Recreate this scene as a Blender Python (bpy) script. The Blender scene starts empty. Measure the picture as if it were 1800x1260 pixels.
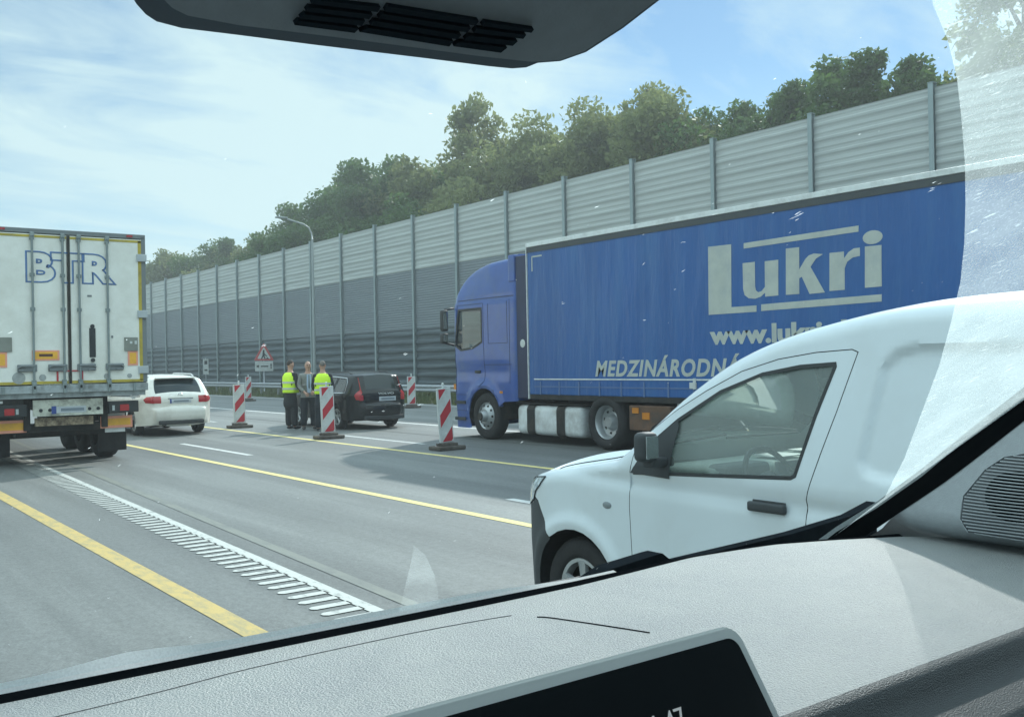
import bpy, bmesh, math, random
import numpy as np
from mathutils import Vector, Matrix
from mathutils.geometry import delaunay_2d_cdt
rad = math.radians
S = bpy.context.scene

# ---------------------------------------------------------------- camera, sky, sun, exposure
HEAD = rad(36.82)
cam_d = bpy.data.cameras.new('camera')
cam = bpy.data.objects.new('camera', cam_d)
S.collection.objects.link(cam)
S.camera = cam
cam_d.sensor_width = 36.0
cam_d.lens = 34.3
cam_d.clip_start = 0.02
cam_d.clip_end = 3000
_pit, _rho = math.atan(6 / 1715), math.atan(.0195)
_F = Vector((math.sin(HEAD) * math.cos(_pit), math.cos(HEAD) * math.cos(_pit), math.sin(_pit)))
_r0 = Vector((math.cos(HEAD), -math.sin(HEAD), 0)); _u0 = _r0.cross(_F)
_R = math.cos(_rho) * _r0 - math.sin(_rho) * _u0
_U = math.cos(_rho) * _u0 + math.sin(_rho) * _r0
_m = Matrix((_R, _U, -_F)).transposed().to_4x4()
_m.translation = Vector((0, 0, 1.65))
cam.matrix_world = _m

SUN_AZ, SUN_EL = rad(60.0), rad(34.2)        # azimuth from +Y towards +X
world = bpy.data.worlds.new('World'); S.world = world; world.use_nodes = True
wn, wl = world.node_tree.nodes, world.node_tree.links
wn.clear()
w_out = wn.new('ShaderNodeOutputWorld'); w_bg = wn.new('ShaderNodeBackground')
w_bg.inputs['Strength'].default_value = 0.075
sky = wn.new('ShaderNodeTexSky'); sky.sky_type = 'NISHITA'; sky.sun_disc = False
sky.sun_elevation = SUN_EL; sky.sun_rotation = SUN_AZ
sky.air_density = 1.0; sky.dust_density = 0.05; sky.ozone_density = 1.6
w_tc = wn.new('ShaderNodeTexCoord'); w_sep = wn.new('ShaderNodeSeparateXYZ')
wl.new(w_tc.outputs['Generated'], w_sep.inputs[0])
def wmath(op, a, b=None, c=None):
    n = wn.new('ShaderNodeMath'); n.operation = op
    for i, v in enumerate((a, b, c)):
        if v is None: continue
        if isinstance(v, (int, float)): n.inputs[i].default_value = v
        else: wl.new(v, n.inputs[i])
    return n.outputs[0]
den = wmath('ADD', wmath('MAXIMUM', w_sep.outputs['Z'], 0.0), 0.28)
w_cmb = wn.new('ShaderNodeCombineXYZ')
wl.new(wmath('DIVIDE', w_sep.outputs['X'], den), w_cmb.inputs[0])
wl.new(wmath('DIVIDE', w_sep.outputs['Y'], den), w_cmb.inputs[1])
def wnoise(scale, detail, rough, dist, rot, sc, loc=(0, 0, 0)):
    mp = wn.new('ShaderNodeMapping'); mp.inputs['Rotation'].default_value = (0, 0, rad(rot))
    mp.inputs['Scale'].default_value = sc; mp.inputs['Location'].default_value = loc
    wl.new(w_cmb.outputs[0], mp.inputs['Vector'])
    n = wn.new('ShaderNodeTexNoise'); n.inputs['Scale'].default_value = scale
    n.inputs['Detail'].default_value = detail; n.inputs['Roughness'].default_value = rough
    n.inputs['Distortion'].default_value = dist
    wl.new(mp.outputs[0], n.inputs['Vector'])
    return n.outputs['Fac']
c1 = wnoise(0.55, 9, 0.58, 0.7, 37, (1.0, 1.7, 1), (-3.2, -4.07, 0))
c2 = wnoise(2.0, 8, 0.60, 1.0, 37, (0.8, 2.2, 1), (5.55, -16.26, 0))
cl = wmath('ADD', wmath('MULTIPLY', c1, 0.68), wmath('MULTIPLY', c2, 0.32))
w_ramp = wn.new('ShaderNodeValToRGB')
w_ramp.color_ramp.elements[0].position = 0.385; w_ramp.color_ramp.elements[0].color = (0.03, 0.03, 0.03, 1)
w_ramp.color_ramp.elements[1].position = 0.535; w_ramp.color_ramp.elements[1].color = (0.92, 0.92, 0.92, 1)
wl.new(cl, w_ramp.inputs[0])
# a milky band close to the horizon
hz = wn.new('ShaderNodeMapRange'); hz.inputs['From Min'].default_value = 0.0; hz.inputs['From Max'].default_value = 0.30
hz.inputs['To Min'].default_value = 0.55; hz.inputs['To Max'].default_value = 0.0
wl.new(w_sep.outputs['Z'], hz.inputs['Value'])
fac = wmath('MAXIMUM', w_ramp.outputs['Color'], hz.outputs[0])
w_tint = wn.new('ShaderNodeMix'); w_tint.data_type = 'RGBA'; w_tint.blend_type = 'MULTIPLY'; w_tint.inputs['Factor'].default_value = 1
wl.new(sky.outputs[0], w_tint.inputs['A']); w_tint.inputs['B'].default_value = (.72, .92, .98, 1)
w_mix = wn.new('ShaderNodeMix'); w_mix.data_type = 'RGBA'
wl.new(fac, w_mix.inputs['Factor']); wl.new(w_tint.outputs['Result'], w_mix.inputs['A'])
w_mix.inputs['B'].default_value = (6.6, 8.1, 8.2, 1)
# overhead sky, out of view, brightened to add ambient fill
top = wn.new('ShaderNodeMapRange'); top.inputs['From Min'].default_value = 0.40; top.inputs['From Max'].default_value = 0.80
top.inputs['To Min'].default_value = 1.0; top.inputs['To Max'].default_value = 2.6
wl.new(w_sep.outputs['Z'], top.inputs['Value'])
w_top = wn.new('ShaderNodeMix'); w_top.data_type = 'RGBA'; w_top.blend_type = 'MULTIPLY'; w_top.inputs['Factor'].default_value = 1
wl.new(w_mix.outputs['Result'], w_top.inputs['A']); wl.new(top.outputs[0], w_top.inputs['B'])
wl.new(w_top.outputs['Result'], w_bg.inputs['Color']); wl.new(w_bg.outputs[0], w_out.inputs['Surface'])

sun_d = bpy.data.lights.new('sun', 'SUN'); sun_d.energy = 2.8; sun_d.angle = rad(1.2); sun_d.color = (1.0, 0.97, 0.92)
sun = bpy.data.objects.new('sun', sun_d); S.collection.objects.link(sun)
_sd = Vector((math.sin(SUN_AZ) * math.cos(SUN_EL), math.cos(SUN_AZ) * math.cos(SUN_EL), math.sin(SUN_EL)))
sun.rotation_euler = _sd.to_track_quat('Z', 'Y').to_euler(); sun.location = _sd * 60
S.view_settings.view_transform = 'Standard'; S.view_settings.look = 'None'
S.view_settings.gamma = 1.0; S.view_settings.exposure = 0.62
S.cycles.max_bounces = 8; S.cycles.transparent_max_bounces = 24; S.cycles.caustics_reflective = False
S.cycles.caustics_refractive = False
S.cycles.use_denoising = True

# ---------------------------------------------------------------- helpers
rnd = random.Random(7)
def thing(name, label, cat, loc=(0, 0, 0), rz=0.0, group=None):
    o = bpy.data.objects.new(name, None); S.collection.objects.link(o)
    o.location = loc; o.rotation_euler = (0, 0, rz); o.empty_display_size = .3
    o['label'] = label; o['category'] = cat
    if group: o['group'] = group
    return o
def tag(o, label=None, cat=None, group=None, kind=None):
    if label: o['label'] = label
    if cat: o['category'] = cat
    if group: o['group'] = group
    if kind: o['kind'] = kind
    return o
def obj(name, bm, mat, parent=None, smooth=False, world=False, sharp=None):
    me = bpy.data.meshes.new(name)
    if isinstance(bm, tuple): me.from_pydata(bm[0], [], bm[1])
    else: bm.to_mesh(me); bm.free()
    if smooth or sharp is not None:
        me.polygons.foreach_set('use_smooth', [True] * len(me.polygons))
        if sharp is not None: me.set_sharp_from_angle(angle=rad(sharp))
    o = bpy.data.objects.new(name, me); S.collection.objects.link(o)
    if mat is not None: me.materials.append(mat)
    if parent is not None:
        o.parent = parent
        if world: o.location = -parent.location if parent.parent is None else Vector((0, 0, 0))
    me.update()
    return o
def obj2(name, pairs, parent=None, sharp=None):
    """one mesh with several materials"""
    out = BM()
    for i, (b, m) in enumerate(pairs):
        for fc in b.faces: fc.material_index = i
        me = bpy.data.meshes.new('t'); b.to_mesh(me); b.free(); out.from_mesh(me); bpy.data.meshes.remove(me)
    o = obj(name, out, pairs[0][1], parent, sharp=sharp)
    for b, m in pairs[1:]: o.data.materials.append(m)
    return o
def copy_tree(o, parent=None):
    c = o.copy(); S.collection.objects.link(c)
    if parent is not None: c.parent = parent
    for ch in [x for x in bpy.data.objects if x.parent == o]: copy_tree(ch, c)
    return c
def BM(): return bmesh.new()
def box(bm, c, s, bev=0.0, rot=None, seg=2):
    r = bmesh.ops.create_cube(bm, size=1.0)
    vs = r['verts']
    M = Matrix.Translation(Vector(c)) @ (rot.to_4x4() if rot is not None else Matrix.Identity(4)) @ Matrix.Diagonal((*s, 1))
    bmesh.ops.transform(bm, matrix=M, verts=vs)
    if bev > 0:
        es = list({e for v in vs for e in v.link_edges})
        bmesh.ops.bevel(bm, geom=es, offset=bev, segments=seg, affect='EDGES', profile=0.6)
    return bm
def cyl(bm, p0, p1, r0, r1=None, seg=16, cap=True):
    p0, p1 = Vector(p0), Vector(p1); r1 = r0 if r1 is None else r1
    d = p1 - p0
    q = d.to_track_quat('Z', 'Y').to_matrix().to_4x4()
    M = Matrix.Translation((p0 + p1) / 2) @ q
    bmesh.ops.create_cone(bm, cap_ends=cap, cap_tris=False, segments=seg, radius1=r0, radius2=r1, depth=d.length, matrix=M)
    return bm
def sphere(bm, c, r, sx=1, sy=1, sz=1, seg=16):
    M = Matrix.Translation(Vector(c)) @ Matrix.Diagonal((sx, sy, sz, 1))
    bmesh.ops.create_uvsphere(bm, u_segments=seg, v_segments=max(6, seg // 2), radius=r, matrix=M)
    return bm
def tube(bm, pts, r, seg=10):
    pts = [Vector(p) for p in pts]; rings = []
    up = Vector((0, 0, 1))
    for i, p in enumerate(pts):
        t = (pts[min(i + 1, len(pts) - 1)] - pts[max(i - 1, 0)]).normalized()
        a = t.cross(up)
        if a.length < 1e-3: a = t.cross(Vector((1, 0, 0)))
        a.normalize(); b = t.cross(a)
        rr = r[i] if isinstance(r, (list, tuple)) else r
        rings.append([bm.verts.new(p + a * rr * math.cos(k * 2 * math.pi / seg) + b * rr * math.sin(k * 2 * math.pi / seg)) for k in range(seg)])
    for i in range(len(rings) - 1):
        for k in range(seg):
            bm.faces.new((rings[i][k], rings[i][(k + 1) % seg], rings[i + 1][(k + 1) % seg], rings[i + 1][k]))
    for rg in (rings[0], rings[-1]):
        try: bm.faces.new(rg)
        except ValueError: pass
    return bm
def prism(bm, pts, off):
    """closed polygon of 3D points pushed along the vector off"""
    off = Vector(off)
    a = [bm.verts.new(Vector(p)) for p in pts]; b = [bm.verts.new(Vector(p) + off) for p in pts]
    n = len(a)
    bm.faces.new(a); bm.faces.new(list(reversed(b)))
    for i in range(n): bm.faces.new((a[i], b[i], b[(i + 1) % n], a[(i + 1) % n]))
    return bm
def fix(bm):
    bmesh.ops.recalc_face_normals(bm, faces=bm.faces[:]); return bm
def lathe_x(bm, prof, c, seg=40):
    """prof: list of (x, radius) turned about the X axis through c"""
    rings = []
    for x, r in prof:
        rings.append([bm.verts.new((c[0] + x, c[1] + r * math.cos(k * 2 * math.pi / seg), c[2] + r * math.sin(k * 2 * math.pi / seg))) for k in range(seg)])
    for i in range(len(rings) - 1):
        for k in range(seg):
            bm.faces.new((rings[i][k], rings[i][(k + 1) % seg], rings[i + 1][(k + 1) % seg], rings[i + 1][k]))
    return bm
def resample(pts, sp, closed=False):
    out = []; n = len(pts)
    for i in range(n if closed else n - 1):
        a, b = pts[i], pts[(i + 1) % n]
        L = math.hypot(b[0] - a[0], b[1] - a[1]); k = max(1, int(math.ceil(L / sp)))
        for j in range(k): out.append((a[0] + (b[0] - a[0]) * j / k, a[1] + (b[1] - a[1]) * j / k))
    if not closed: out.append(tuple(pts[-1]))
    return out
def spl(pts, n=4):
    """Catmull-Rom through the points"""
    out = []; P = [pts[0]] + list(pts) + [pts[-1]]
    for i in range(1, len(P) - 2):
        p0, p1, p2, p3 = P[i - 1], P[i], P[i + 1], P[i + 2]
        for j in range(n):
            t = j / n
            out.append(tuple(0.5 * ((2 * p1[k]) + (-p0[k] + p2[k]) * t + (2 * p0[k] - 5 * p1[k] + 4 * p2[k] - p3[k]) * t * t + (-p0[k] + 3 * p1[k] - 3 * p2[k] + p3[k]) * t ** 3) for k in range(len(p1))))
    out.append(tuple(pts[-1])); return out
def inpoly(P, poly):
    x, y = P[:, 0], P[:, 1]; ins = np.zeros(len(P), bool); n = len(poly); j = n - 1
    for i in range(n):
        xi, yi = poly[i]; xj, yj = poly[j]
        c = ((yi > y) != (yj > y)) & (x < (xj - xi) * (y - yi) / ((yj - yi) or 1e-12) + xi)
        ins ^= c; j = i
    return ins
def pdist(P, line, closed=False):
    d = np.full(len(P), 1e9); n = len(line)
    for i in range(n if closed else n - 1):
        a = np.array(line[i], float); b = np.array(line[(i + 1) % n], float); ab = b - a; L = (ab @ ab) or 1e-12
        t = np.clip(((P - a) @ ab) / L, 0, 1); d = np.minimum(d, np.hypot(*(P - a - t[:, None] * ab).T))
    return d
def inset(poly, d):
    n = len(poly); A = sum(poly[i][0] * poly[(i + 1) % n][1] - poly[(i + 1) % n][0] * poly[i][1] for i in range(n)); s = 1 if A > 0 else -1
    out = []
    for i in range(n):
        p0, p1, p2 = Vector(poly[i - 1][:2]), Vector(poly[i][:2]), Vector(poly[(i + 1) % n][:2])
        e1, e2 = (p1 - p0).normalized(), (p2 - p1).normalized()
        n1, n2 = Vector((-e1.y, e1.x)) * s, Vector((-e2.y, e2.x)) * s
        m = (n1 + n2); m = m / max(m.length_squared, .35) * 2
        out.append((p1.x + m.x * d, p1.y + m.y * d))
    return out
def skin(bm, outline, holes, f, side, sp, rings=()):
    """a panel cut from the flank of a body: (y, z) outline with holes, lifted to x = side * f(y, z)"""
    o = resample(outline, sp, True); hs = [resample(h, sp, True) for h in holes]
    oa = np.array(o); pts = list(o); edges = [(i, (i + 1) % len(o)) for i in range(len(o))]
    for h in hs:
        k = len(pts); pts += h; edges += [(k + i, k + (i + 1) % len(h)) for i in range(len(h))]
    lo, hi = oa.min(0), oa.max(0)
    gx, gy = np.meshgrid(np.arange(lo[0] + sp / 2, hi[0], sp), np.arange(lo[1] + sp / 2, hi[1], sp * .87))
    gx = gx + (np.arange(gx.shape[0]) % 2)[:, None] * sp / 2
    G = np.stack([gx.ravel(), gy.ravel()], 1)
    ok = inpoly(G, o) & (pdist(G, o, True) > sp * .55)
    for h in hs: ok &= ~inpoly(G, h) & (pdist(G, h, True) > sp * .5)
    G = G[ok]
    if rings:
        line, ds = rings
        dl = pdist(G, line); G = G[dl > max(ds) * 1.15]
        for d in ds:
            q = np.array(inset(o, d)); k = inpoly(q, o) & (np.abs(pdist(q, line) - d) < d * .3 + .002)
            k &= pdist(q, o, True) > d * .8
            for h in hs: k &= ~inpoly(q, h) & (pdist(q, h, True) > .01)
            G = np.vstack([G, q[k]])
    allp = pts + [tuple(g) for g in G]
    r = delaunay_2d_cdt([Vector(p) for p in allp], edges, [], 0, 1e-5)
    V = np.array([tuple(v) for v in r[0]]); T = r[2]
    cen = np.array([V[list(t)].mean(0) for t in T]); ok = inpoly(cen, o)
    for h in hs: ok &= ~inpoly(cen, h)
    X = side * f(V[:, 0], V[:, 1])
    bv = [bm.verts.new((X[i], V[i, 0], V[i, 1])) for i in range(len(V))]
    for i, t in enumerate(T):
        if ok[i]:
            try: bm.faces.new([bv[j] for j in t])
            except ValueError: pass
    for v in [v for v in bv if not v.link_faces]: bm.verts.remove(v)
    return bm
class Shell:
    """a vehicle body: two flanks x = +-f(y, z) joined by a strip that runs over the upper line"""
    def __init__(s, W, base, upper, r=.08, sp=.05, bulge=None):
        s.W, s.base, s.r, s.sp, s.bulge = W, base, r, sp, bulge or (lambda y, z: .03)
        s.segs = upper; s.line = []
        for tg, p in upper: s.line += p if not s.line else p[1:]
        s.lineres = resample(s.line, sp)
    def f(s, y, z):
        y = np.atleast_1d(np.asarray(y, float)); z = np.atleast_1d(np.asarray(z, float))
        d = pdist(np.stack([y, z], 1), s.lineres)
        e = np.where(d < s.r, s.r - np.sqrt(np.maximum(s.r ** 2 - (s.r - d) ** 2, 0)), 0)
        return s.W - s.base(y, z) - e
    def flank(s, bm, outline, holes, side, sp=None):
        return skin(bm, outline, holes, s.f, side, sp or s.sp, (s.lineres, (s.r * .06, s.r * .25, s.r * .6)))
    def strip(s, tags, tmin=0.0, tmax=1.0, off=0.0, n=18):
        bm = BM()
        cen = np.mean(np.array(s.line), 0)
        for tg, pts in s.segs:
            if tg not in tags: continue
            q = resample(pts, s.sp); qa = np.array(q)
            xe = s.f(qa[:, 0], qa[:, 1])
            # normals from the whole line
            L = np.array(s.lineres); rows = []
            for i, p in enumerate(q):
                k = int(np.argmin(np.hypot(*(L - p).T))); a, b = L[max(k - 1, 0)], L[min(k + 1, len(L) - 1)]
                t = (b - a) / (np.hypot(*(b - a)) or 1); nn = np.array((-t[1], t[0]))
                if nn @ (np.array(p) - cen) < 0: nn = -nn
                row = []
                ts = np.linspace(-1, 1, n + 1)
                for tt in ts:
                    bu = float(s.bulge(p[0], p[1])) * (1 - tt * tt)
                    row.append(bm.verts.new((tt * xe[i], p[0] + nn[0] * (bu + off), p[1] + nn[1] * (bu + off))))
                rows.append(row)
            for i in range(len(rows) - 1):
                fr = i / max(1, len(rows) - 1)
                for k in range(n):
                    tm = abs((k + .5) / n * 2 - 1)
                    inner = tm < tmax and tm >= tmin
                    if inner: bm.faces.new((rows[i][k], rows[i][k + 1], rows[i + 1][k + 1], rows[i + 1][k]))
        for v in [v for v in bm.verts if not v.link_faces]: bm.verts.remove(v)
        return bm
def join(*bms):
    out = bms[0]
    for b in bms[1:]:
        me = bpy.data.meshes.new('t'); b.to_mesh(me); out.from_mesh(me); bpy.data.meshes.remove(me); b.free()
    return out
def weld(bm, d=.002):
    bmesh.ops.remove_doubles(bm, verts=bm.verts[:], dist=d); return fix(bm)
def text_bm(body, M, width=None, height=None, bold=0.0, shear=0.0, depth=0.0, outline=None, space=1.0):
    c = bpy.data.curves.new('t', 'FONT'); c.body = body; c.space_character = space; c.offset = bold; c.shear = shear; c.resolution_u = 4
    if outline: c.fill_mode = 'NONE'; c.bevel_depth = outline; c.bevel_resolution = 1
    else: c.extrude = depth
    o = bpy.data.objects.new('t', c); S.collection.objects.link(o)
    dg = bpy.context.evaluated_depsgraph_get(); dg.update()
    me = bpy.data.meshes.new_from_object(o.evaluated_get(dg))
    bm = BM(); bm.from_mesh(me)
    bpy.data.objects.remove(o); bpy.data.curves.remove(c); bpy.data.meshes.remove(me)
    xs = [v.co.x for v in bm.verts]; ys = [v.co.y for v in bm.verts]
    w, h = max(xs) - min(xs), max(ys) - min(ys); x0, y0 = min(xs), min(ys)
    sx = width / w if width else (height / h); sy = height / h if height else sx
    for v in bm.verts: v.co = Vector(((v.co.x - x0) * sx, (v.co.y - y0) * sy, v.co.z * (1 if not outline else sx)))
    bmesh.ops.transform(bm, matrix=M, verts=bm.verts[:]); return bm
def face_left(x, y, z):      # a sheet read from the -X side, text runs towards -Y
    return Matrix(((0, 0, -1, x), (-1, 0, 0, y), (0, 1, 0, z), (0, 0, 0, 1)))
def face_back(x, y, z):      # a sheet read from the -Y side, text runs towards +X
    return Matrix(((1, 0, 0, x), (0, 0, -1, y), (0, 1, 0, z), (0, 0, 0, 1)))

# ---------------------------------------------------------------- materials
MATS = {}
def mat(name, col, rough=.5, metal=0.0, spec=.5, var=.12, vs=3.0, bump=0.0, bs=40.0, coat=0.0, dirt=None, ds=1.2, dth=.58, stretch=(1, 1, 1), coord='Object', emit=None, bd=.01):
    if name in MATS: return MATS[name]
    m = bpy.data.materials.new(name); m.use_nodes = True; MATS[name] = m
    nt = m.node_tree; N, L = nt.nodes, nt.links; b = N['Principled BSDF']
    b.inputs['Roughness'].default_value = rough; b.inputs['Metallic'].default_value = metal
    b.inputs['Specular IOR Level'].default_value = spec
    b.inputs['Coat Weight'].default_value = coat; b.inputs['Coat Roughness'].default_value = .08
    tc = N.new('ShaderNodeTexCoord'); mp = N.new('ShaderNodeMapping'); mp.inputs['Scale'].default_value = stretch
    L.new(tc.outputs[coord], mp.inputs[0])
    nz = N.new('ShaderNodeTexNoise'); nz.inputs['Scale'].default_value = vs; nz.inputs['Detail'].default_value = 6; nz.inputs['Roughness'].default_value = .6
    L.new(mp.outputs[0], nz.inputs['Vector'])
    rg = N.new('ShaderNodeMapRange'); rg.inputs['From Min'].default_value = .3; rg.inputs['From Max'].default_value = .7
    rg.inputs['To Min'].default_value = 1 - var; rg.inputs['To Max'].default_value = 1 + var
    L.new(nz.outputs['Fac'], rg.inputs['Value'])
    mx = N.new('ShaderNodeMix'); mx.data_type = 'RGBA'; mx.blend_type = 'MULTIPLY'; mx.inputs['Factor'].default_value = 1
    mx.inputs['A'].default_value = (*col, 1)
    L.new(rg.outputs[0], mx.inputs['B']); out = mx.outputs['Result']
    if dirt:
        n2 = N.new('ShaderNodeTexNoise'); n2.inputs['Scale'].default_value = ds; n2.inputs['Detail'].default_value = 8; n2.inputs['Roughness'].default_value = .7
        L.new(mp.outputs[0], n2.inputs['Vector'])
        r2 = N.new('ShaderNodeMapRange'); r2.inputs['From Min'].default_value = dth - .12; r2.inputs['From Max'].default_value = dth + .12
        r2.inputs['To Max'].default_value = dirt[3] if len(dirt) > 3 else .7
        L.new(n2.outputs['Fac'], r2.inputs['Value'])
        m2 = N.new('ShaderNodeMix'); m2.data_type = 'RGBA'; m2.inputs['B'].default_value = (*dirt[:3], 1)
        L.new(r2.outputs[0], m2.inputs['Factor']); L.new(out, m2.inputs['A']); out = m2.outputs['Result']
    L.new(out, b.inputs['Base Color'])
    if bump > 0:
        n3 = N.new('ShaderNodeTexNoise'); n3.inputs['Scale'].default_value = bs; n3.inputs['Detail'].default_value = 4
        L.new(mp.outputs[0], n3.inputs['Vector'])
        bp = N.new('ShaderNodeBump'); bp.inputs['Strength'].default_value = bump; bp.inputs['Distance'].default_value = bd
        L.new(n3.outputs['Fac'], bp.inputs['Height']); L.new(bp.outputs[0], b.inputs['Normal'])
    if emit:
        b.inputs['Emission Color'].default_value = (*emit[:3], 1); b.inputs['Emission Strength'].default_value = emit[3]
    return m
def glass_mat(name, tint, gloss=.1, rough=.02, dust=0.0, dustcol=(.5, .55, .55)):
    m = bpy.data.materials.new(name); m.use_nodes = True; MATS[name] = m; nt = m.node_tree; N, L = nt.nodes, nt.links; N.clear()
    out = N.new('ShaderNodeOutputMaterial'); tr = N.new('ShaderNodeBsdfTransparent'); tr.inputs[0].default_value = (*tint, 1)
    gl = N.new('ShaderNodeBsdfGlossy'); gl.inputs['Roughness'].default_value = rough
    fr = N.new('ShaderNodeFresnel'); fr.inputs['IOR'].default_value = 1.5
    ad = N.new('ShaderNodeMath'); ad.operation = 'ADD'; ad.use_clamp = True; L.new(fr.outputs[0], ad.inputs[0]); ad.inputs[1].default_value = gloss
    mx = N.new('ShaderNodeMixShader'); L.new(ad.outputs[0], mx.inputs[0]); L.new(tr.outputs[0], mx.inputs[1]); L.new(gl.outputs[0], mx.inputs[2])
    res = mx.outputs[0]
    if dust > 0:
        df = N.new('ShaderNodeBsdfDiffuse'); df.inputs[0].default_value = (*dustcol, 1)
        m2 = N.new('ShaderNodeMixShader'); m2.inputs[0].default_value = dust; L.new(res, m2.inputs[1]); L.new(df.outputs[0], m2.inputs[2]); res = m2.outputs[0]
    L.new(res, out.inputs[0]); return m
M_white = mat('white_paint', (.74, .76, .77), .3, coat=.5, var=.04, dirt=(.35, .34, .31, .35), ds=2.0, dth=.62)
M_vanwhite = mat('van_white_paint', (.67, .735, .765), .30, coat=.6, var=.02, dirt=(.50, .52, .51, .25), ds=2.4, dth=.60)
M_golf = mat('pearl_white_paint', (.82, .81, .75), .3, coat=.6, var=.04, dirt=(.40, .38, .32, .35), ds=2.5)
M_black = mat('black_paint', (.006, .009, .011), .25, coat=.15, spec=.3, var=.2)
M_blue = mat('blue_truck_paint', (.024, .080, .32), .30, coat=.5, var=.10, dirt=(.06, .11, .22, .6), ds=2)
M_dblue = mat('shaded_blue_panel', (.012, .022, .07), .5, var=.2)
M_rubber = mat('tyre_rubber', (.018, .018, .019), .8, var=.3, vs=10, bump=.3)
M_plastic = mat('black_plastic', (.030, .034, .036), .6, var=.15, vs=20, bump=.15, bs=200)
M_gplastic = mat('grey_bumper_plastic', (.042, .048, .052), .62, var=.1, vs=8, bump=.1, bs=200)
M_dark = mat('dark_chassis', (.020, .020, .020), .8, var=.4, vs=5, dirt=(.07, .055, .04, .6), ds=4)
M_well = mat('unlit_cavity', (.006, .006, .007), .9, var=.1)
M_steel = mat('galvanised_steel', (.36, .38, .40), .45, metal=.5, var=.12, vs=6)
M_rim = mat('alloy_rim', (.42, .44, .45), .38, metal=.6, var=.12, vs=8)
M_chrome = mat('bright_trim', (.65, .67, .68), .2, metal=.9, var=.05)
M_dglass = mat('dark_window_glass', (.012, .024, .028), .08, spec=.45, var=.1)
M_red = mat('red_lamp_lens', (.42, .018, .022), .2, var=.15, vs=30, coat=.5)
M_redmark = mat('red_reflective_sheet', (.50, .030, .045), .45, var=.08, dirt=(.25, .10, .09, .4))
M_wmark = mat('white_reflective_sheet', (.62, .65, .64), .5, var=.06, dirt=(.35, .34, .30, .5), ds=4)
M_orange = mat('orange_reflective_sheet', (.92, .48, .05), .45, var=.08, dirt=(.4, .22, .06, .4), ds=5)
M_pink = mat('faded_red_border', (.86, .36, .25), .5, var=.1)
M_plate = mat('number_plate', (.50, .54, .57), .4, var=.08, vs=20)
M_plateblue = mat('plate_blue_band', (.04, .08, .30), .4)
M_ink = mat('dark_ink', (.02, .025, .03), .5)
M_yellow = mat('yellow_edging', (.52, .40, .05), .5, var=.15, dirt=(.2, .16, .06, .6), ds=4)
M_headlamp = mat('clear_headlamp', (.42, .50, .54), .08, spec=1.0, var=.55, vs=22, coat=1)
M_amber = mat('amber_lens', (.6, .22, .03), .2, var=.1)
M_tank = mat('pale_fuel_tank', (.74, .77, .77), .4, var=.08, dirt=(.22, .20, .17, .6), ds=2, dth=.55)
M_skin = mat('skin', (.46, .27, .20), .55, var=.06)
M_wood = mat('bark', (.07, .055, .04), .9, var=.35, vs=6, bump=.5, bs=12)

# ================================================================ THE SETTING
def sheet(name, x0, x1, y0, y1, z, m, kind='structure', nx=1, ny=1, zf=None, xf=None):
    v, f = [], []
    for j in range(ny + 1):
        for i in range(nx + 1):
            x = x0 + (x1 - x0) * i / nx; y = y0 + (y1 - y0) * j / ny
            if xf: x += xf(y)
            v.append((x, y, zf(x, y) if zf else z))
    for j in range(ny):
        for i in range(nx):
            a = j * (nx + 1) + i; f.append((a, a + 1, a + nx + 2, a + nx + 1))
    o = obj(name, (v, f), m); o['kind'] = kind; return o
def asphalt(name, col, patch, lo, hi):
    m = bpy.data.materials.new(name); m.use_nodes = True; nt = m.node_tree; N, L = nt.nodes, nt.links; b = N['Principled BSDF']
    tc = N.new('ShaderNodeTexCoord')
    def nz(scale, det, st, rough=.6):
        mp = N.new('ShaderNodeMapping'); mp.inputs['Scale'].default_value = st; L.new(tc.outputs['Object'], mp.inputs[0])
        n = N.new('ShaderNodeTexNoise'); n.inputs['Scale'].default_value = scale; n.inputs['Detail'].default_value = det; n.inputs['Roughness'].default_value = rough
        L.new(mp.outputs[0], n.inputs['Vector']); return n.outputs['Fac']
    def mr(v, a, b_, c, d):
        r = N.new('ShaderNodeMapRange'); r.inputs['From Min'].default_value = a; r.inputs['From Max'].default_value = b_; r.inputs['To Min'].default_value = c; r.inputs['To Max'].default_value = d
        L.new(v, r.inputs['Value']); return r.outputs[0]
    def mul(a, b_):
        n = N.new('ShaderNodeMath'); n.operation = 'MULTIPLY'; L.new(a, n.inputs[0]); L.new(b_, n.inputs[1]); return n.outputs[0]
    v = mul(mr(nz(1.0, 6, (1.3, .05, 1)), .3, .7, .76, 1.22), mr(nz(.35, 8, (1, .5, 1), .7), .3, .7, .86, 1.14))
    v = mul(v, mr(nz(60, 3, (1, 1, 1)), .25, .75, .72, 1.28))
    v = mul(v, mr(nz(22, 5, (1, .6, 1)), .3, .7, .84, 1.16))
    mx = N.new('ShaderNodeMix'); mx.data_type = 'RGBA'; mx.inputs['A'].default_value = (*col, 1); mx.inputs['B'].default_value = (*patch, 1)
    L.new(mr(nz(.8, 7, (1, .07, 1), .65), lo, hi, 0, 1), mx.inputs['Factor'])
    m2 = N.new('ShaderNodeMix'); m2.data_type = 'RGBA'; m2.blend_type = 'MULTIPLY'; m2.inputs['Factor'].default_value = 1
    L.new(mx.outputs['Result'], m2.inputs['A']); L.new(v, m2.inputs['B']); L.new(m2.outputs['Result'], b.inputs['Base Color'])
    b.inputs['Roughness'].default_value = .62; b.inputs['Specular IOR Level'].default_value = .45
    bp = N.new('ShaderNodeBump'); bp.inputs['Strength'].default_value = .35; bp.inputs['Distance'].default_value = .006
    L.new(nz(90, 3, (1, 1, 1)), bp.inputs['Height']); L.new(bp.outputs[0], b.inputs['Normal'])
    return m
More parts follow.
